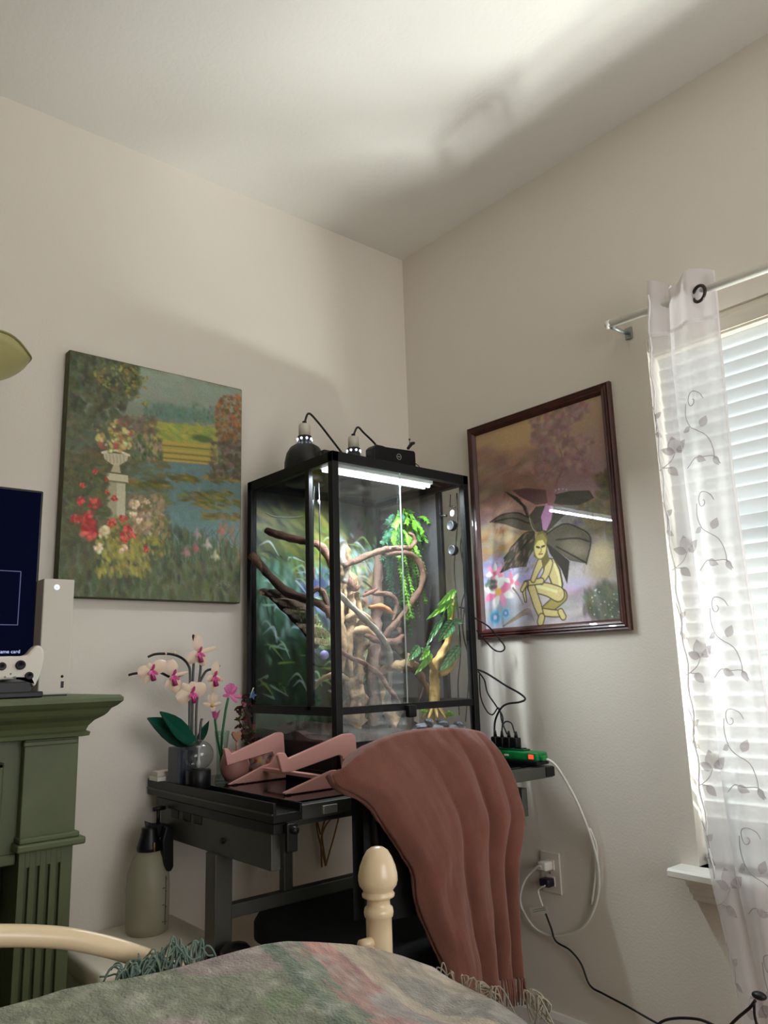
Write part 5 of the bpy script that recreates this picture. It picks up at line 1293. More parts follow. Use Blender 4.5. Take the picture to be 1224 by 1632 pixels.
MB().lathe([(.031, -.004), (.032, .004), (.024, .03), (.021, .045), (.021, .052), (.0, .054)], (bx_ - .0, by_, zc), 24).build('collar', MK, sp)
sx_ = at(242, 1318, 'y', by_).x
MB().prism([(at(u, v, 'y', by_).x, at(u, v, 'y', by_).z) for u, v in ((233, 1309), (246, 1313), (258, 1311), (268, 1314), (274, 1320), (274, 1332), (240, 1334), (236, 1325))], by_ - .016, by_ + .016, 'xz', .003).build('pump_head', MK, sp)
MB().tube([at(252, 1312, 'y', by_), at(252, 1290, 'y', by_)], .0045, 10).build('plunger_rod', MK, sp)
MB().tube([at(244, 1290, 'y', by_), at(263, 1287, 'y', by_)], .0055, 10).build('plunger_grip', MK, sp)
MB().prism([(at(u, v, 'y', by_ - .03).x, at(u, v, 'y', by_ - .03).z) for u, v in ((262, 1316), (270, 1318), (274, 1326), (274, 1380), (270, 1388), (262, 1388), (258, 1380), (256, 1340))], by_ - .042, by_ - .022, 'xz', .004).build('trigger_handle', MK, sp)
MB().tube([at(246, 1343, 'y', by_ - .034), at(246, 1357, 'y', by_ - .034)], .0022, 8).build('brass_pin', mat('brass', (190, 140, 60), .3, .8), sp)
# gold wire ornament on the wall
WY_ = -.022
go = thing('wire_ornament', 'golden wire ornament shaped like a pointed cone hanging below the desk', 'ornament', at(520, 1380, 'y', WY_))
M_gold = mat('gold_wire', (134, 100, 46), .4, .6)
W_ = lambda u, v: at(u, v, 'y', WY_)
for pts in ([(501, 1288), (506, 1325), (519, 1380)], [(543, 1290), (533, 1330), (519, 1380)], [(513, 1382), (512, 1340), (518, 1318), (528, 1304), (536, 1288)], [(511, 1330), (506, 1310), (503, 1288)], [(536, 1288), (532, 1298), (537, 1304), (543, 1292), (536, 1288)], [(519, 1302), (513, 1330), (519, 1375)]):
    MB().tube([W_(u, v) for u, v in pts], .0028, 7, sub=5).build('wire', M_gold, go)
MB().tube([W_(522, 1290) , (W_(522, 1290).x, -.002, W_(522, 1290).z + .02)], .0018, 6).build('hook', M_gold, go)
bb = at(373, 1524, 'y', -.47)
kk = thing('black_bin', 'black round topped bin standing on floor behind the desk leg', 'bin', (bb.x, -.47, 0))
tz = at(373, 1506, 'y', -.47).z
MB().lathe([(.026, 0), (.030, .01), (.034, tz * .9), (.034, tz - .02)], (bb.x + .01, -.46, 0), 24).build('body', MK, kk)
MB().lathe([(.035, tz - .022), (.035, tz - .014), (.026, tz - .004), (.0, tz)], (bb.x + .01, -.46, 0), 24).build('lid', MK, kk)

# ================================================================ CHAIR AND THROW
ch = thing('office_chair', 'black swivel office chair with seat tucked under the desk', 'chair', (-.63, -.52, 0))
M_cf = mat('black_fabric', (16, 17, 20), .9, bump=.4, bscale=400)
sr = Matrix.Translation((-.625, -.48, 0)) @ Matrix.Rotation(D(8), 4, 'Z')
m = MB(sr); 
def seatpoly(s_):
    return [(s_ * (.245 * math.copysign(abs(math.cos(a)) ** .45, math.cos(a))), s_ * (.265 * math.copysign(abs(math.sin(a)) ** .5, math.sin(a)))) for a in np.linspace(0, 2 * math.pi, 41)[:-1]]
for i, (s_, z_) in enumerate(((.90, .415), (1.0, .43), (1.0, .465), (.97, .478), (.86, .486))):
    pass
rings = [(.90, .412), (1.0, .425), (1.0, .462), (.965, .478), (.85, .486)]
vs = []; fs = []
for s_, z_ in rings: vs += [(x, y, z_) for x, y in seatpoly(s_)]
for i in range(4):
    for k in range(40): fs.append((i * 40 + k, i * 40 + (k + 1) % 40, (i + 1) * 40 + (k + 1) % 40, (i + 1) * 40 + k))
fs += [tuple(range(39, -1, -1)), tuple(160 + k for k in range(40))]
m.add(vs, fs, True).build('seat', M_cf, ch)
m = MB()
def backfn(side):
    return lambda u, v: (-.885 + .43 * u, -.815 + .035 * (2 * u - 1) ** 2 + side - .0 * v, .56 + .315 * v - .02 * (2 * u - 1) ** 4 * v)
m.grid(backfn(0.0), 14, 10); m.grid(backfn(.04), 14, 10)
m.build('backrest', M_cf, ch)
MB().box(-.69, -.62, -.80, -.77, .40, .66, .006).build('back_bracket', MK, ch)
MB().box(-.70, -.58, -.78, -.50, .395, .412, .004).build('seat_plate', MK, ch)
MB().tube([(-.63, -.52, .10), (-.63, -.52, .40)], .025, 16).build('gas_column', MK, ch)
for k in range(5):
    a = k * 2 * math.pi / 5 + .25
    e = Vector((-.63 + .26 * math.cos(a), -.52 + .26 * math.sin(a), .075))
    lg = MB().tube([(-.63, -.52, .115), e], [.022, .014], 8).build('base_leg', MK, ch)
    MB().tube([e - Vector((0, 0, .0)), e - Vector((0, 0, .03))], .008, 8).tube([e + Vector((-.011, .0, -.045)), e + Vector((.011, 0, -.045))], .028, 16).build('castor', MK, lg)
for sx in (-.895,):
    MB().tube([at(598, 1250, 'y', -.79), at(599, 1330, 'y', -.79), at(602, 1400, 'y', -.76), at(612, 1450, 'y', -.72)], [.018, .018, .018, .016], 12, sub=4, flat=.6).build('back_upright', MK, ch)
# throw over the backrest
TY = -.872
top = [at(u, v, 'y', TY) for u, v in ((548, 1239), (566, 1220), (596, 1194), (628, 1177), (660, 1167), (700, 1161), (742, 1160), (775, 1165), (790, 1172), (800, 1183))]
left = [at(u, v, 'y', TY) for u, v in ((548, 1239), (553, 1256), (578, 1270), (600, 1287), (622, 1318), (645, 1357), (664, 1390), (669, 1430), (676, 1458), (694, 1505), (712, 1550), (724, 1596))]
right = [at(u, v, 'y', TY) for u, v in ((800, 1183), (815, 1216), (826, 1250), (834, 1290), (836, 1318), (829, 1350), (824, 1385), (827, 1430), (829, 1480), (830, 1530), (831, 1556))]
bot = [at(u, v, 'y', TY) for u, v in ((724, 1596), (745, 1590), (775, 1570), (800, 1562), (831, 1556))]
def poly_at(P, t):
    L = [0]
    for i in range(len(P) - 1): L.append(L[-1] + (P[i + 1] - P[i]).length)
    t = min(max(t, 0), 1) * L[-1]
    for i in range(len(P) - 1):
        if t <= L[i + 1] + 1e-9:
            return P[i].lerp(P[i + 1], (t - L[i]) / max(L[i + 1] - L[i], 1e-9))
    return P[-1].copy()
def smoothP(P): return catmull(P, 4)
top, left, right, bot = map(smoothP, (top, left, right, bot))
def throw_pt(s, t, back=0.0):
    T, B, L_, R_ = poly_at(top, s), poly_at(bot, s), poly_at(left, t), poly_at(right, t)
    c00, c10, c01, c11 = top[0], top[-1], bot[0], bot[-1]
    p = T * (1 - t) + B * t + L_ * (1 - s) + R_ * s - (c00 * (1 - s) * (1 - t) + c10 * s * (1 - t) + c01 * (1 - s) * t + c11 * s * t)
    am = min(1, .08 + t * 1.9) * .031
    # folds: broad at the left, tighter to the right
    ph = 2 * math.pi * (.9 * s + 3.0 * s ** 2.2)
    ph += .5 * noise.noise(Vector((s * 3, t * 2.2, 4)))
    f = 1 - abs(math.sin(ph * .5 + .35 + .35 * t)) ** .75
    f *= .75 + .5 * noise.noise(Vector((s * 5, t * 2.5, 9)))
    y = TY + .012 - am * (1 - f) * 1.15 + .018 * (1 - min(1, t * 9)) ** 2
    y += .006 * math.sin(4 * s + 5 * t) * min(1, t * 4) + .007 * noise.noise(Vector((s * 9 + t * 2, t * 7, 1))) + .0014 * noise.noise(Vector((s * 26, t * 9, 6)))
    if s < .10: y += .018 * (1 - s / .10) ** 1.6
    if s > .93: y += .05 * ((s - .93) / .07) ** 1.8
    y -= .012 * math.exp(-((s - .1) ** 2 + (t - .15) ** 2) / .02)
    return Vector((p.x, y, p.z))
tw = thing('throw_blanket', 'dusty rose fringed throw draped over the chair back', 'throw blanket', (-.65, -.85, .34))
M_th = mat('rose_velour', (118, 72, 59), .95, sheen=.18, bump=.5, bscale=500, vary=.08, vscale=30)
TH = MB(); nu, nv = 110, 110
def full(u, v):
    if v < .12:                      # the part turned over the top towards the desk
        k = (1 - v / .12) * min(1, max(.0, (u - .04) / .2))
        p = throw_pt(u, 0); a = k * math.pi * .9
        return p + Vector((0, .045 * math.sin(min(a, math.pi / 2)) + max(0, k - .4) * .13, -.014 * (1 - math.cos(a)) - max(0, k - .5) * .10))
    return throw_pt(u, (v - .12) / .88)
TH.grid(full, nu, nv)
o = TH.build('cloth', M_th, tw)
sm_ = o.modifiers.new('thickness', 'SOLIDIFY'); sm_.thickness = .004; sm_.offset = 1
# rolled left hem
MB().tube([throw_pt(.0, t) + Vector((.006, .01, 0)) for t in np.linspace(.0, 1, 40)], [.010] * 4 + [.008] * 8 + [.006] * 28, 12, wob=.5).build('rolled_hem', M_th, tw)
fm_ = MB(); 
for k in range(46):
    s_ = (k + .5) / 46
    t_ = .955 if s_ < .62 else .945 - .05 * (s_ - .62) / .38
    b_ = throw_pt(s_, .995)
    dx = rs.uniform(-.004, .004)
    fm_.tube([b_, b_ + Vector((dx, -.002, -.03)), b_ + Vector((dx * 1.6, 0, -.055))], [.003, .0028, .0016], 5)
fm_.build('fringe', M_th, tw, kind='stuff')

# ================================================================ FIREPLACE AND WHAT STANDS ON IT
M_gr = mat('sage_paint', (85, 95, 63), .5, vary=.08, vscale=14, bump=.08, bscale=40)
fp = thing('fireplace_mantel', 'sage green painted fireplace surround with fluted pilaster', 'fireplace', (-2.0, -.16, 0))
FY = -.30; FX1 = -1.334; FXm = -2.0
MZt = at(182, 1107, 'y', FY - .06).z
# shelf and crown: profile extruded along the front with returned right end
def crown(x0, x1, y0, prof):
    """prof: (offset outwards, z) swept round front and both ends"""
    vs = []; n = len(prof)
    for d, z_ in prof: vs += [(x0 - d, -.004, z_), (x0 - d, y0 - d, z_), (x1 + d, y0 - d, z_), (x1 + d, -.004, z_)]
    fs = []
    for i in range(n - 1):
        for k in range(3): fs.append((i * 4 + k, i * 4 + k + 1, i * 4 + 4 + k + 1, i * 4 + 4 + k))
        fs.append((i * 4 + 3, i * 4, i * 4 + 4, i * 4 + 7))
    fs += [(3, 2, 1, 0), ((n - 1) * 4, (n - 1) * 4 + 1, (n - 1) * 4 + 2, (n - 1) * 4 + 3)]
    return MB().add(vs, fs)
zt = MZt
crown(2 * FXm - FX1, FX1, FY, [(.052, zt - .030), (.062, zt - .024), (.072, zt - .014), (.072, zt - .006), (.066, zt)]).build('shelf', M_gr, fp)
crown(2 * FXm - FX1, FX1, FY, [(.004, zt - .092), (.016, zt - .090), (.018, zt - .082), (.010, zt - .078), (.014, zt - .068), (.024, zt - .056), (.040, zt - .046), (.046, zt - .040), (.052, zt - .030)]).build('crown_moulding', M_gr, fp)
zf = zt - .092
zm = .742
for sgn in (1, -1):
    X = lambda x: x if sgn == 1 else 2 * FXm - x
    def bx(name, x0, x1, y0, y1, z0, z1, b=.002):
        a, c = sorted((X(x0), X(x1))); return MB().box(a, c, y0, y1, z0, z1, b).build(name, M_gr, fp)
    bx('pilaster_block', -1.452, FX1, FY + .004, -.006, zm, zf)
    bx('block_moulding', -1.456, FX1 - .004, FY - .003, FY + .006, zf - .014, zf - .004)
    bx('band_moulding', -1.462, FX1 + .018, FY - .020, -.008, zm - .018, zm - .002, .004)
    bx('band_bead', -1.456, FX1 + .006, FY - .012, -.008, zm - .002, zm + .010, .003)
    m = MB(); xa, xb = -1.450, FX1 - .002
    fl = [-1.432, -1.410, -1.388, -1.366]; e = xa; zb0, zb1 = .0, zm - .018
    for f_ in fl + [None]:
        r_ = (f_ - .0045) if f_ is not None else xb
        a, c = sorted((X(e), X(r_))); m.box(a, c, FY + .006, FY + .02, zb0, zb1, .001)
        if f_ is not None:
            a, c = sorted((X(f_ - .0045), X(f_ + .0045))); m.box(a, c, FY + .006, FY + .02, zb1 - .035, zb1); m.box(a, c, FY + .006, FY + .02, zb0, .14)
            e = f_ + .0045
    a, c = sorted((X(xa), X(xb))); m.box(a, c, FY + .018, -.006, zb0, zb1)
    m.build('fluted_pilaster', M_gr, fp)
MB().box(2 * FXm + 1.452, -1.452, FY + .03, -.006, .715, zf).build('frieze', M_gr, fp)
m = MB(); fa, fb, fc, fd = 2 * FXm + 1.50, -1.488, zf - .045, .765
for (x0, x1, z0, z1) in ((fa, fb, fc - .014, fc), (fa, fb, fd, fd + .014), (fb - .014, fb, fd, fc), (fa, fa + .014, fd, fc)): m.box(x0, x1, FY + .018, FY + .032, z0, z1, .004)
m.build('panel_moulding', M_gr, fp)
MB().box(2 * FXm + 1.452, -1.452, FY + .022, FY + .04, .695, .718, .004).build('opening_trim', M_gr, fp)
MB().box(2 * FXm + 1.452, -1.452, FY + .12, -.012, 0, .70).build('firebox', mat('firebox_black', (10, 10, 10), .7), fp)
for k in range(10):
    MB().box(2 * FXm + 1.50, -1.47, FY + .09, FY + .10, .05 + k * .06, .062 + k * .06).build('grille_bar', mat('grille_black', (16, 16, 17), .5), fp)
# --- television
TVY = -.19
tv = thing('television', 'black flat screen television on the green mantel showing a dark menu', 'television', (-1.75, TVY, zt))
tA, tB = at(72, 783, 'y', TVY), at(50, 1089, 'y', TVY)
tvx1, tvz1, tvz0 = (tA.x + tB.x) / 2, tA.z, max(tB.z, zt + .02); tvx0 = tvx1 - 1.05
MB().box(tvx0, tvx1, TVY, TVY + .03, tvz0, tvz1, .004).build('bezel', mat('tv_black', (8, 8, 9), .25), tv)
MB().box(tvx0 + .006, tvx1 - .006, TVY - .0015, TVY, tvz0 + .016, tvz1 - .006).build('screen', mat('tv_screen', (3, 4, 10), .12, emit=(14, 18, 44), estr=.35, spec=0), tv)
MB().box(tvx0 + .2, tvx1 - .15, TVY + .03, TVY + .055, tvz0 + .05, tvz0 + .30, .01).build('rear_housing', mat('tv_black'), tv)
MB().box(tvx0 + .3, tvx1 - .3, TVY - .06, TVY + .04, zt + .0005, zt + .012, .003).build('foot', mat('tv_black'), tv)
MB().box(tvx0 + .48, tvx1 - .48, TVY + .03, TVY + .06, zt + .01, tvz0 + .1).build('stand_neck', mat('tv_black'), tv)
SY = TVY - .0022
M_ln = mat('screen_line', (60, 66, 96), .5, emit=(64, 70, 104), estr=.9)
a_, b_ = at(34, 911, 'y', SY), at(28, 996, 'y', SY)
MB().box(a_.x - .17, a_.x, SY - .0003, SY, a_.z - .0009, a_.z + .0009).box(a_.x - .17, a_.x, SY - .0003, SY, b_.z - .0009, b_.z + .0009).box(a_.x - .0018, a_.x, SY - .0003, SY, b_.z, a_.z).build('menu_outline', M_ln, tv)
tc_ = bpy.data.curves.new('menu_text', 'FONT'); tc_.body = 'Game card'; tc_.align_x = 'RIGHT'; tc_.size = .0118; tc_.extrude = .0002
to = bpy.data.objects.new('menu_text_curve', tc_); COL.objects.link(to)
bpy.context.view_layer.update()
me = bpy.data.meshes.new_from_object(to.evaluated_get(bpy.context.evaluated_depsgraph_get()))
bpy.data.objects.remove(to)
pt_ = at(32, 1041, 'y', SY)
me.transform(Matrix.Translation(pt_) @ Matrix.Rotation(D(90), 4, 'X'))
me.materials.clear(); me.materials.append(mat('screen_text', (170, 180, 220), .5, emit=(170, 182, 225), estr=.9))
to = bpy.data.objects.new('menu_text', me); COL.objects.link(to); to.parent = tv; to.matrix_parent_inverse = world_mat(tv).inverted()
# --- white console tower
CY = -.245
ca, cb_, cc_, cd_ = at(78, 922, 'y', CY), at(121, 925, 'y', CY), at(109, 1105, 'y', CY), at(66, 1105, 'y', CY)
cx0_, cx1_ = -1.416, -1.344
con = thing('game_console', 'white upright game console with lit round button on the mantel', 'game console', (-1.38, -.18, zt))
M_cw = mat('console_white', (206, 200, 188), .45)
czt = ca.z
MB().box(cx0_, cx1_, CY, CY + .14, zt + .003, czt, .0025).build('body', M_cw, con)
MB().box(cx0_ + .004, cx1_ - .004, CY + .005, CY + .135, zt, zt + .004).build('foot', MK, con)
bc_ = at(90, 936, 'y', CY)
bt = MB().lathe([(0, -.0012), (.0062, -.0012), (.0066, 0), (0, .0005)], (bc_.x + .001, CY, bc_.z), 20, 'y').build('power_button', mat('button_glow', (235, 242, 255), .4, emit=(215, 232, 255), estr=.75), con)
MB().tube([(bc_.x - .0025, CY - .0015, bc_.z + .0035), (bc_.x + .001, CY - .0015, bc_.z), (bc_.x - .0025, CY - .0015, bc_.z - .0035)], .0005, 4).tube([(bc_.x + .0045, CY - .0015, bc_.z + .0035), (bc_.x + .001, CY - .0015, bc_.z), (bc_.x + .0045, CY - .0015, bc_.z - .0035)], .0005, 4).build('emblem', mat('emblem_blue', (150, 170, 205), .5), bt)
q = at(99, 1078, 'y', CY); MB().lathe([(0, -.0008), (.0032, -.0008), (.0032, 0), (0, .0)], (q.x, CY, q.z), 14, 'y').build('pairing_button', MK, con)
q = at(99, 1091, 'y', CY); MB().box(q.x - .0034, q.x + .0034, CY - .0008, CY + .001, q.z - .0075, q.z + .0075).build('usb_port', MK, con)
for k in range(6):
    pass
# --- black oval speaker behind
spk = thing('oval_speaker', 'black oval object tucked between television and white console', 'speaker', (-1.44, -.12, zt))
oc = at(62, 985, 'y', -.128); ox = oc.x
MB().ball((0, 0, 0), 1, 3, (.020, .028, .062)).build('tmp', MK)
bpy.data.objects.remove(bpy.data.objects['tmp'])
m = MB(); m.ball((ox, -.128, oc.z - .003), 1, 4, (.021, .026, .070)); m.build('shell', mat('tv_black'), spk)
MB().tube([(ox, -.128, zt + .002), (ox, -.128, oc.z - .05)], .010, 12).lathe([(0, zt), (.02, zt), (.02, zt + .006), (0, zt + .006)], (ox, -.128, 0), 20).build('stand', mat('tv_black'), spk)
# --- controller on its dock
GY = -.315
gc = thing('game_controller', 'white game controller resting upside down on a black dock', 'controller', (-1.487, GY, zt + .03))
M_gc = mat('controller_white', (222, 216, 204), .4)
halfp = [(14, 1046), (30, 1046), (41, 1044), (47, 1036), (53, 1030), (59, 1028), (65, 1032), (68, 1040), (68, 1050), (65, 1064), (60, 1080), (55, 1090), (52, 1095), (49, 1093), (46, 1086), (44, 1083), (14, 1083)]
hp2 = [(at(u, v, 'y', GY).x, at(u, v, 'y', GY).z) for u, v in halfp]
xc = hp2[0][0] - .001
full_ = hp2 + [(2 * xc - x, z_) for x, z_ in hp2[::-1]]
MB().prism(full_, GY - .014, GY + .016, 'xz', .005).build('shell', M_gc, gc)
def disc(name, u, v, r_, m_, h_=.006):
    c_ = at(u, v, 'y', GY - .014)
    MB().lathe([(r_ * .8, .002), (r_, -h_ * .3), (r_ * .95, -h_), (r_ * .7, -h_ * .8), (0, -h_ * .7)], (c_.x, GY - .014, c_.z), 22, 'y').build(name, m_, gc)
disc('thumbstick', 32, 1060, .0105, MK, .008); disc('thumbstick', 46, 1077, .0088, MK, .006); disc('direction_pad', 3, 1062, .0090, MK, .004)
for u, v in ((8, 1079), (17, 1074), (24, 1079)): disc('menu_button', u, v, .0022, mat('grey_button', (150, 146, 138), .5), .001)
dkk = thing('controller_dock', 'black charging dock holding the white controller on the mantel', 'dock', (-1.487, GY, zt))
c0_ = at(50, 1086, 'y', GY - .02)
MB().prism([(c0_.x, zt + .004), (c0_.x - .004, c0_.z - .004), (c0_.x - .010, c0_.z), (2 * xc - c0_.x + .010, c0_.z), (2 * xc - c0_.x, zt + .004)], GY - .0295, GY - .0150, 'xz', .002).build('cradle', MK, dkk)
c1_ = at(60, 1104, 'y', GY)
MB().box(2 * xc - c1_.x, c1_.x + .002, GY - .034, GY + .03, zt + .0005, zt + .014, .003).build('base', MK, dkk)

# --- flared torchere shade above
lt = thing('torchiere_lamp', 'sage and pink glass uplight bowl lamp above the television', 'lamp', (-1.67, -.12, zt))
ly_ = -.185
r_tip = at(47, 578, 'y', ly_); lcx = r_tip.x - .172; lz_ = r_tip.z
def lcol(v):
    a = np.array((.80, .78, .56)); b = np.array((.80, .58, .56)); k = min(1, max(0, (v - .45) / .3))
    return tuple(a * (1 - k) + b * k)
prl = [(.172, .0), (.166, -.014), (.150, -.028), (.120, -.046), (.090, -.072), (.070, -.105), (.055, -.135), (.030, -.155), (.012, -.165)]
lm = MB()
def lfn(u, v):
    i = v * (len(prl) - 1); k = min(int(i), len(prl) - 2); f_ = i - k
    r_ = prl[k][0] * (1 - f_) + prl[k + 1][0] * f_; h_ = prl[k][1] * (1 - f_) + prl[k + 1][1] * f_
    a = u * 2 * math.pi; return (lcx + r_ * math.cos(a), ly_ + .013 + r_ * math.sin(a), lz_ + h_ + .006 * math.cos(6 * a) * max(0, 1 - v * 3))
lm.grid(lfn, 72, 32, True, lambda u, v: lcol(v)).build('shade', mat('glass_shade', rough=.35, vcol=True, translucent=.35), lt, colors=True)
MB().tube([lfn(u, 0) for u in np.linspace(0, 1, 61)], .0032, 8, cap=False).build('rim', mat('shade_rim', (168, 164, 104), .35, translucent=.3), lt)
MB().tube([(lcx, ly_ + .013, lz_ - .16), (lcx, -.085, lz_ - .25), (lcx, -.075, zt + .02)], .008, 12).build('stem', MK, lt)
MB().lathe([(.055, 0), (.055, .008), (.02, .02), (0, .022)], (lcx, -.07, zt), 28).build('foot', MK, lt)

# ================================================================ BED
bd = thing('bed', 'ivory metal bed with egg finial post and arched foot rail', 'bed', (-1.95, -2.2, 0))
M_iv = mat('ivory_enamel', (226, 203, 166), .32, coat=.35)
BY = -1.20
pc_ = at(603, 1430, 'y', BY); pxp = pc_.x
zq = lambda v: at(603, v, 'y', BY).z
prof = [(0.0195, .0), (.0195, zq(1488)), (.0195, zq(1462)), (.0215, zq(1460)), (.0225, zq(1453)), (.0212, zq(1446)), (.0178, zq(1443)), (.0172, zq(1433)), (.0195, zq(1431)), (.0245, zq(1428)), (.0250, zq(1424)), (.0225, zq(1420)), (.0235, zq(1417)), (.0285, zq(1410)), (.0302, zq(1402)), (.0300, zq(1393)), (.0275, zq(1380)), (.0225, zq(1366)), (.0165, zq(1355)), (.010, zq(1350)), (.004, zq(1348.5)), (0, zq(1348))]
def post(px): return MB().lathe(prof, (px, BY, 0), 40)
post(pxp).build('foot_post', M_iv, bd)
lpx = 2 * -1.93 - pxp
post(lpx).build('foot_post', M_iv, bd)
R1 = [at(u, v, 'y', BY) for u, v in ((-60, 1493), (0, 1491), (60, 1492), (110, 1496), (160, 1506), (200, 1517), (240, 1531))]
tail = [Vector((-1.47, BY, .70)), Vector((-1.38, BY, .672)), Vector((-1.29, BY, .668)), Vector((-1.235, BY, .672)), Vector((pxp, BY, .682))]
right_half = R1 + tail
ctr = -1.93
apex = [Vector((ctr, BY, R1[0].z + .018))]
left_half = [Vector((2 * ctr - p.x, BY, p.z)) for p in right_half[::-1]]
MB().tube(left_half + apex + right_half, .0118, 14, sub=6).build('foot_rail', M_iv, bd)
MB().tube([(lpx, BY, .40), (pxp, BY, .40)], .011, 12).build('lower_rail', M_iv, bd)
for k in range(9):
    x_ = lpx + (pxp - lpx) * (k + 1) / 10
    MB().tube([(x_, BY, .40), (x_, BY, .62)], .006, 8).build('spindle', M_iv, bd)
MB().tube([at(575, 1507, 'y', BY - .004), Vector((pxp, BY, at(600, 1500, 'y', BY).z))], .008, 10).build('rail_socket', M_iv, bd)
for sx in (lpx, pxp): MB().box(sx - .012, sx + .012, -3.2, BY, .28, .34, .003).build('side_rail', M_iv, bd)
for sx in (lpx, pxp): MB().tube([(sx, -3.2, 0), (sx, -3.2, 1.0)], .019, 16).build('head_post', M_iv, bd)
MB().tube([(lpx, -3.2, 1.0), (ctr, -3.2, 1.12), (pxp, -3.2, 1.0)], .0118, 12, sub=6).build('head_rail', M_iv, bd)
mt = thing('mattress', 'mattress under the woven bedspread', 'mattress', (ctr, -2.2, .34))
MB().box(lpx + .022, pxp - .022, -3.16, BY - .035, .34, .58, .04, seg=4).build('ticking', mat('ticking', (220, 214, 200), .9), mt)
# bedspread
sil = [at(u, v, 'y', BY - .07) for u, v in ((-60, 1618), (0, 1606), (60, 1590), (100, 1577), (150, 1567), (200, 1560), (260, 1548), (330, 1529), (380, 1515), (420, 1505), (455, 1500), (500, 1501), (560, 1505), (600, 1512), (640, 1523), (690, 1541), (740, 1564))]
sx_s = [p.x for p in sil]; sz_s = [p.z for p in sil]
XE = pxp + .045
side = [at(u, v, 'x', XE) for u, v in ((640, 1523), (690, 1541), (740, 1564), (780, 1588), (805, 1587), (825, 1583), (842, 1592), (852, 1606))]
sy_s = [-p.y for p in side]; sz_e = [p.z for p in side]
for i in range(1, len(sy_s)):
    sy_s[i] = max(sy_s[i], sy_s[i - 1] + .004)
def bed_z(x, y):
    zb = float(np.interp(x, sx_s, sz_s))
    ze = float(np.interp(-y, sy_s, sz_e))
    d = max(0, (BY - .07) - y)
    zi = zb - .16 * d - .02 * math.sin(min(d, .6) * 5)
    wx = max(0, min(1, (x - (XE - .30)) / .30)); wx = wx * wx * (3 - 2 * wx)
    wy = min(1, d / .10)
    z_ = zi * (1 - wx * wy) + min(ze, zi + .02) * wx * wy
    n_ = noise.noise(Vector((x * 6, y * 6, 0))) * .010 + noise.noise(Vector((x * 17, y * 14, 2))) * .005
    return z_ + n_ * min(1, d * 8)
bs = thing('bedspread', 'fringed tapestry bedspread in sage, rose, cream and grey on the bed', 'bedspread', (-1.7, -1.8, .6))
BX0, BYN = -2.55, -2.75
def bfn(u, v):
    x = BX0 + (XE - BX0) * (u ** .85); y = (BY - .07) + (BYN - (BY - .07)) * (v ** 1.4)
    return Vector((x, y, max(bed_z(x, y), .585)))
l1 = (at(420, 1505, 'z', .73), at(565, 1632, 'z', .70)); l2 = (at(455, 1502, 'z', .73), at(640, 1632, 'z', .68)); l3 = (at(500, 1503, 'z', .73), at(715, 1632, 'z', .66)); l4 = (at(545, 1506, 'z', .72), at(760, 1632, 'z', .62))
gstripe = (at(405, 1512, 'z', .73), at(550, 1632, 'z', .70))
def side_of(l, x, y): 
    a, b = l; return ((b.x - a.x) * (y - a.y) - (b.y - a.y) * (x - a.x)) / (b - a).to_2d().length
C_sage, C_rose, C_cream, C_grey, C_dk = (.50, .52, .43), (.62, .47, .43), (.69, .63, .55), (.54, .52, .48), (.38, .44, .36)
def bcol(u, v):
    p = bfn(u, v); x, y = p.x, p.y
    w_ = .012 * noise.noise(Vector((x * 14, y * 14, 5))) + .006 * noise.noise(Vector((x * 50, y * 50, 5)))
    s1, s2, s3 = side_of(l1, x, y) + w_, side_of(l2, x, y) + w_, side_of(l3, x, y) + w_
    def mixc(a, b, k): return tuple(a[i] * (1 - k) + b[i] * k for i in range(3))
    n1 = noise.noise(Vector((x * 9, y * 9, 1))); n2 = noise.noise(Vector((x * 70, y * 70, 1))); n3 = noise.noise(Vector((x * 22, y * 22, 7)))
    if s1 < 0:
        c = C_sage if n1 < .12 else (.58, .53, .50)
        if abs(s1 + .03) < .014 or n1 < -.33: c = C_dk if n1 > -.33 else (.44, .50, .36)
    elif s3 < 0:
        c = C_rose if n1 < .22 else (.58, .54, .52)
        if n1 < -.36: c = (.70, .52, .46)
    elif s3 < .035: c = C_cream
    else:
        c = C_grey if n1 < .2 else (.62, .57, .50)
        if n3 > .32: c = C_cream
    if s1 >= 0 and s1 < .016 and n3 > .15: c = C_dk
    n4 = noise.noise(Vector(((x + y * .6) * 16, (y - x * .6) * 75, 4))) + .6 * noise.noise(Vector((x * 130, y * 130, 2)))
    c = mixc(c, (.70, .68, .64), min(.55, max(0, (n4 - .05) * 1.1)))
    k = 1 + .22 * n2 + .05 * n3
    return tuple(min(1, max(0, q * k)) for q in c)
B_ = MB(); B_.grid(bfn, 260, 150, True, bcol)
M_bs = mat('woven_chenille', rough=.95, vcol=True, bump=1.0, bscale=260, sheen=.25)
B_.build('cloth', M_bs, bs, colors=True)
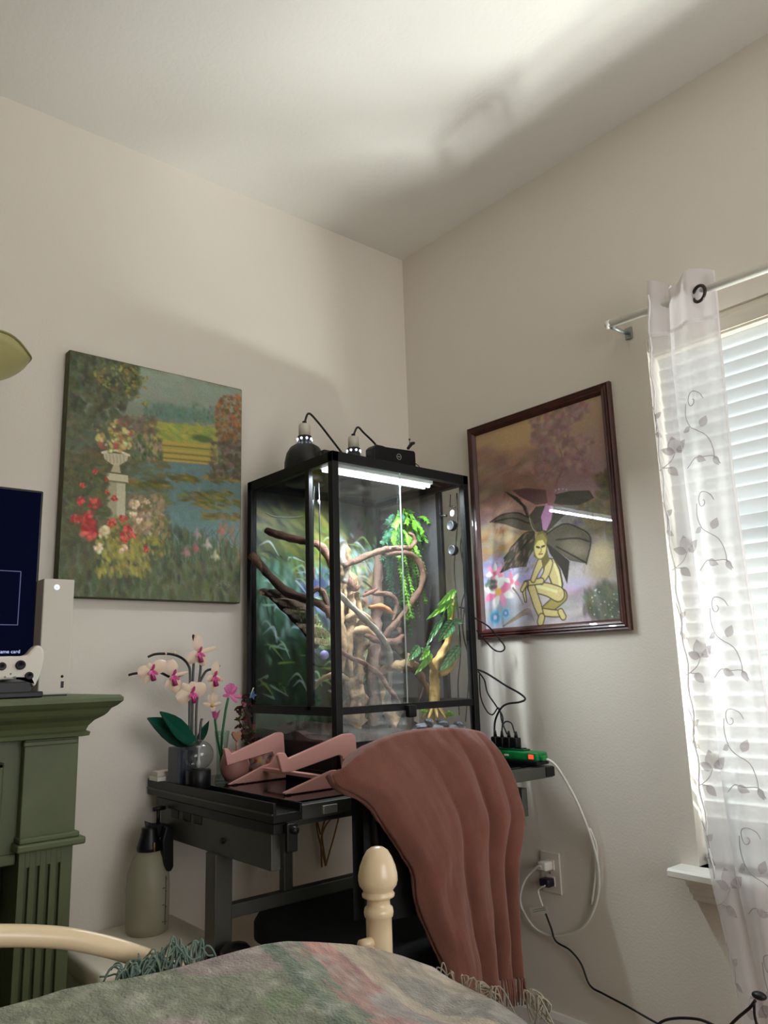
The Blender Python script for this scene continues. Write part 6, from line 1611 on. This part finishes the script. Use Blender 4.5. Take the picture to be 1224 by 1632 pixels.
# hanging front and side edges
def skirt(u, v):
    p = bfn(u, 0); return p + Vector((0, .03 * math.sin(v * 1.4) , -.10 * v - .01 * v * math.sin(u * 40)))
def skirt2(u, v):
    p = bfn(1, u); return p + Vector((.03 * math.sin(v * 1.4) + .012 * v * math.sin(u * 60), 0, -.30 * v))
MB().grid(skirt, 200, 8, True, lambda u, v: bcol(u, 0)).build('front_hem', M_bs, bs, colors=True)
MB().grid(skirt2, 200, 8, True, lambda u, v: bcol(1, u)).build('side_hem', M_bs, bs, colors=True)
M_fg = mat('fringe_green', (104, 124, 112), .9); M_fc = mat('fringe_grey', (160, 150, 134), .9)
rs3 = random.Random(5)
fr_ = MB()
for k in range(95):
    u, v = rs3.uniform(196, 322), 0
    base_v = np.interp(u, [190, 240, 330], [1563, 1556, 1532])
    y = BY - .055
    b_ = at(u, base_v + 4, 'y', y)
    hgt = rs3.uniform(.012, .030) * (.55 + .6 * math.exp(-((u - 280) / 45) ** 2))
    dx, dy = rs3.uniform(-.018, .018), rs3.uniform(-.01, .02)
    fr_.tube([b_, b_ + Vector((dx * .4, dy * .5, hgt)), b_ + Vector((dx, dy, hgt * rs3.uniform(.5, 1.2))), b_ + Vector((dx * 1.6, dy * 1.3, hgt * rs3.uniform(.0, .8)))], .0011, 5, sub=3)
fr_.build('fringe', M_fg, bs, kind='stuff')
fr_ = MB()
for k in range(34):
    u = rs3.uniform(690, 790) if k < 20 else rs3.uniform(835, 860)
    base_v = np.interp(u, [690, 740, 790, 835, 860], [1545, 1568, 1592, 1590, 1612])
    b_ = at(u, base_v + 5, 'x', XE)
    if b_.y > BY - .06: b_.y = BY - .06
    dx, dz = rs3.uniform(.005, .02), rs3.uniform(.004, .018)
    fr_.tube([b_, b_ + Vector((dx * .5, rs3.uniform(-.01, .01), dz)), b_ + Vector((dx, rs3.uniform(-.02, .02), dz * .4)), b_ + Vector((dx * 1.4, rs3.uniform(-.02, .02), -.02))], .0010, 5, sub=3)
fr_.build('fringe', M_fc, bs, kind='stuff')
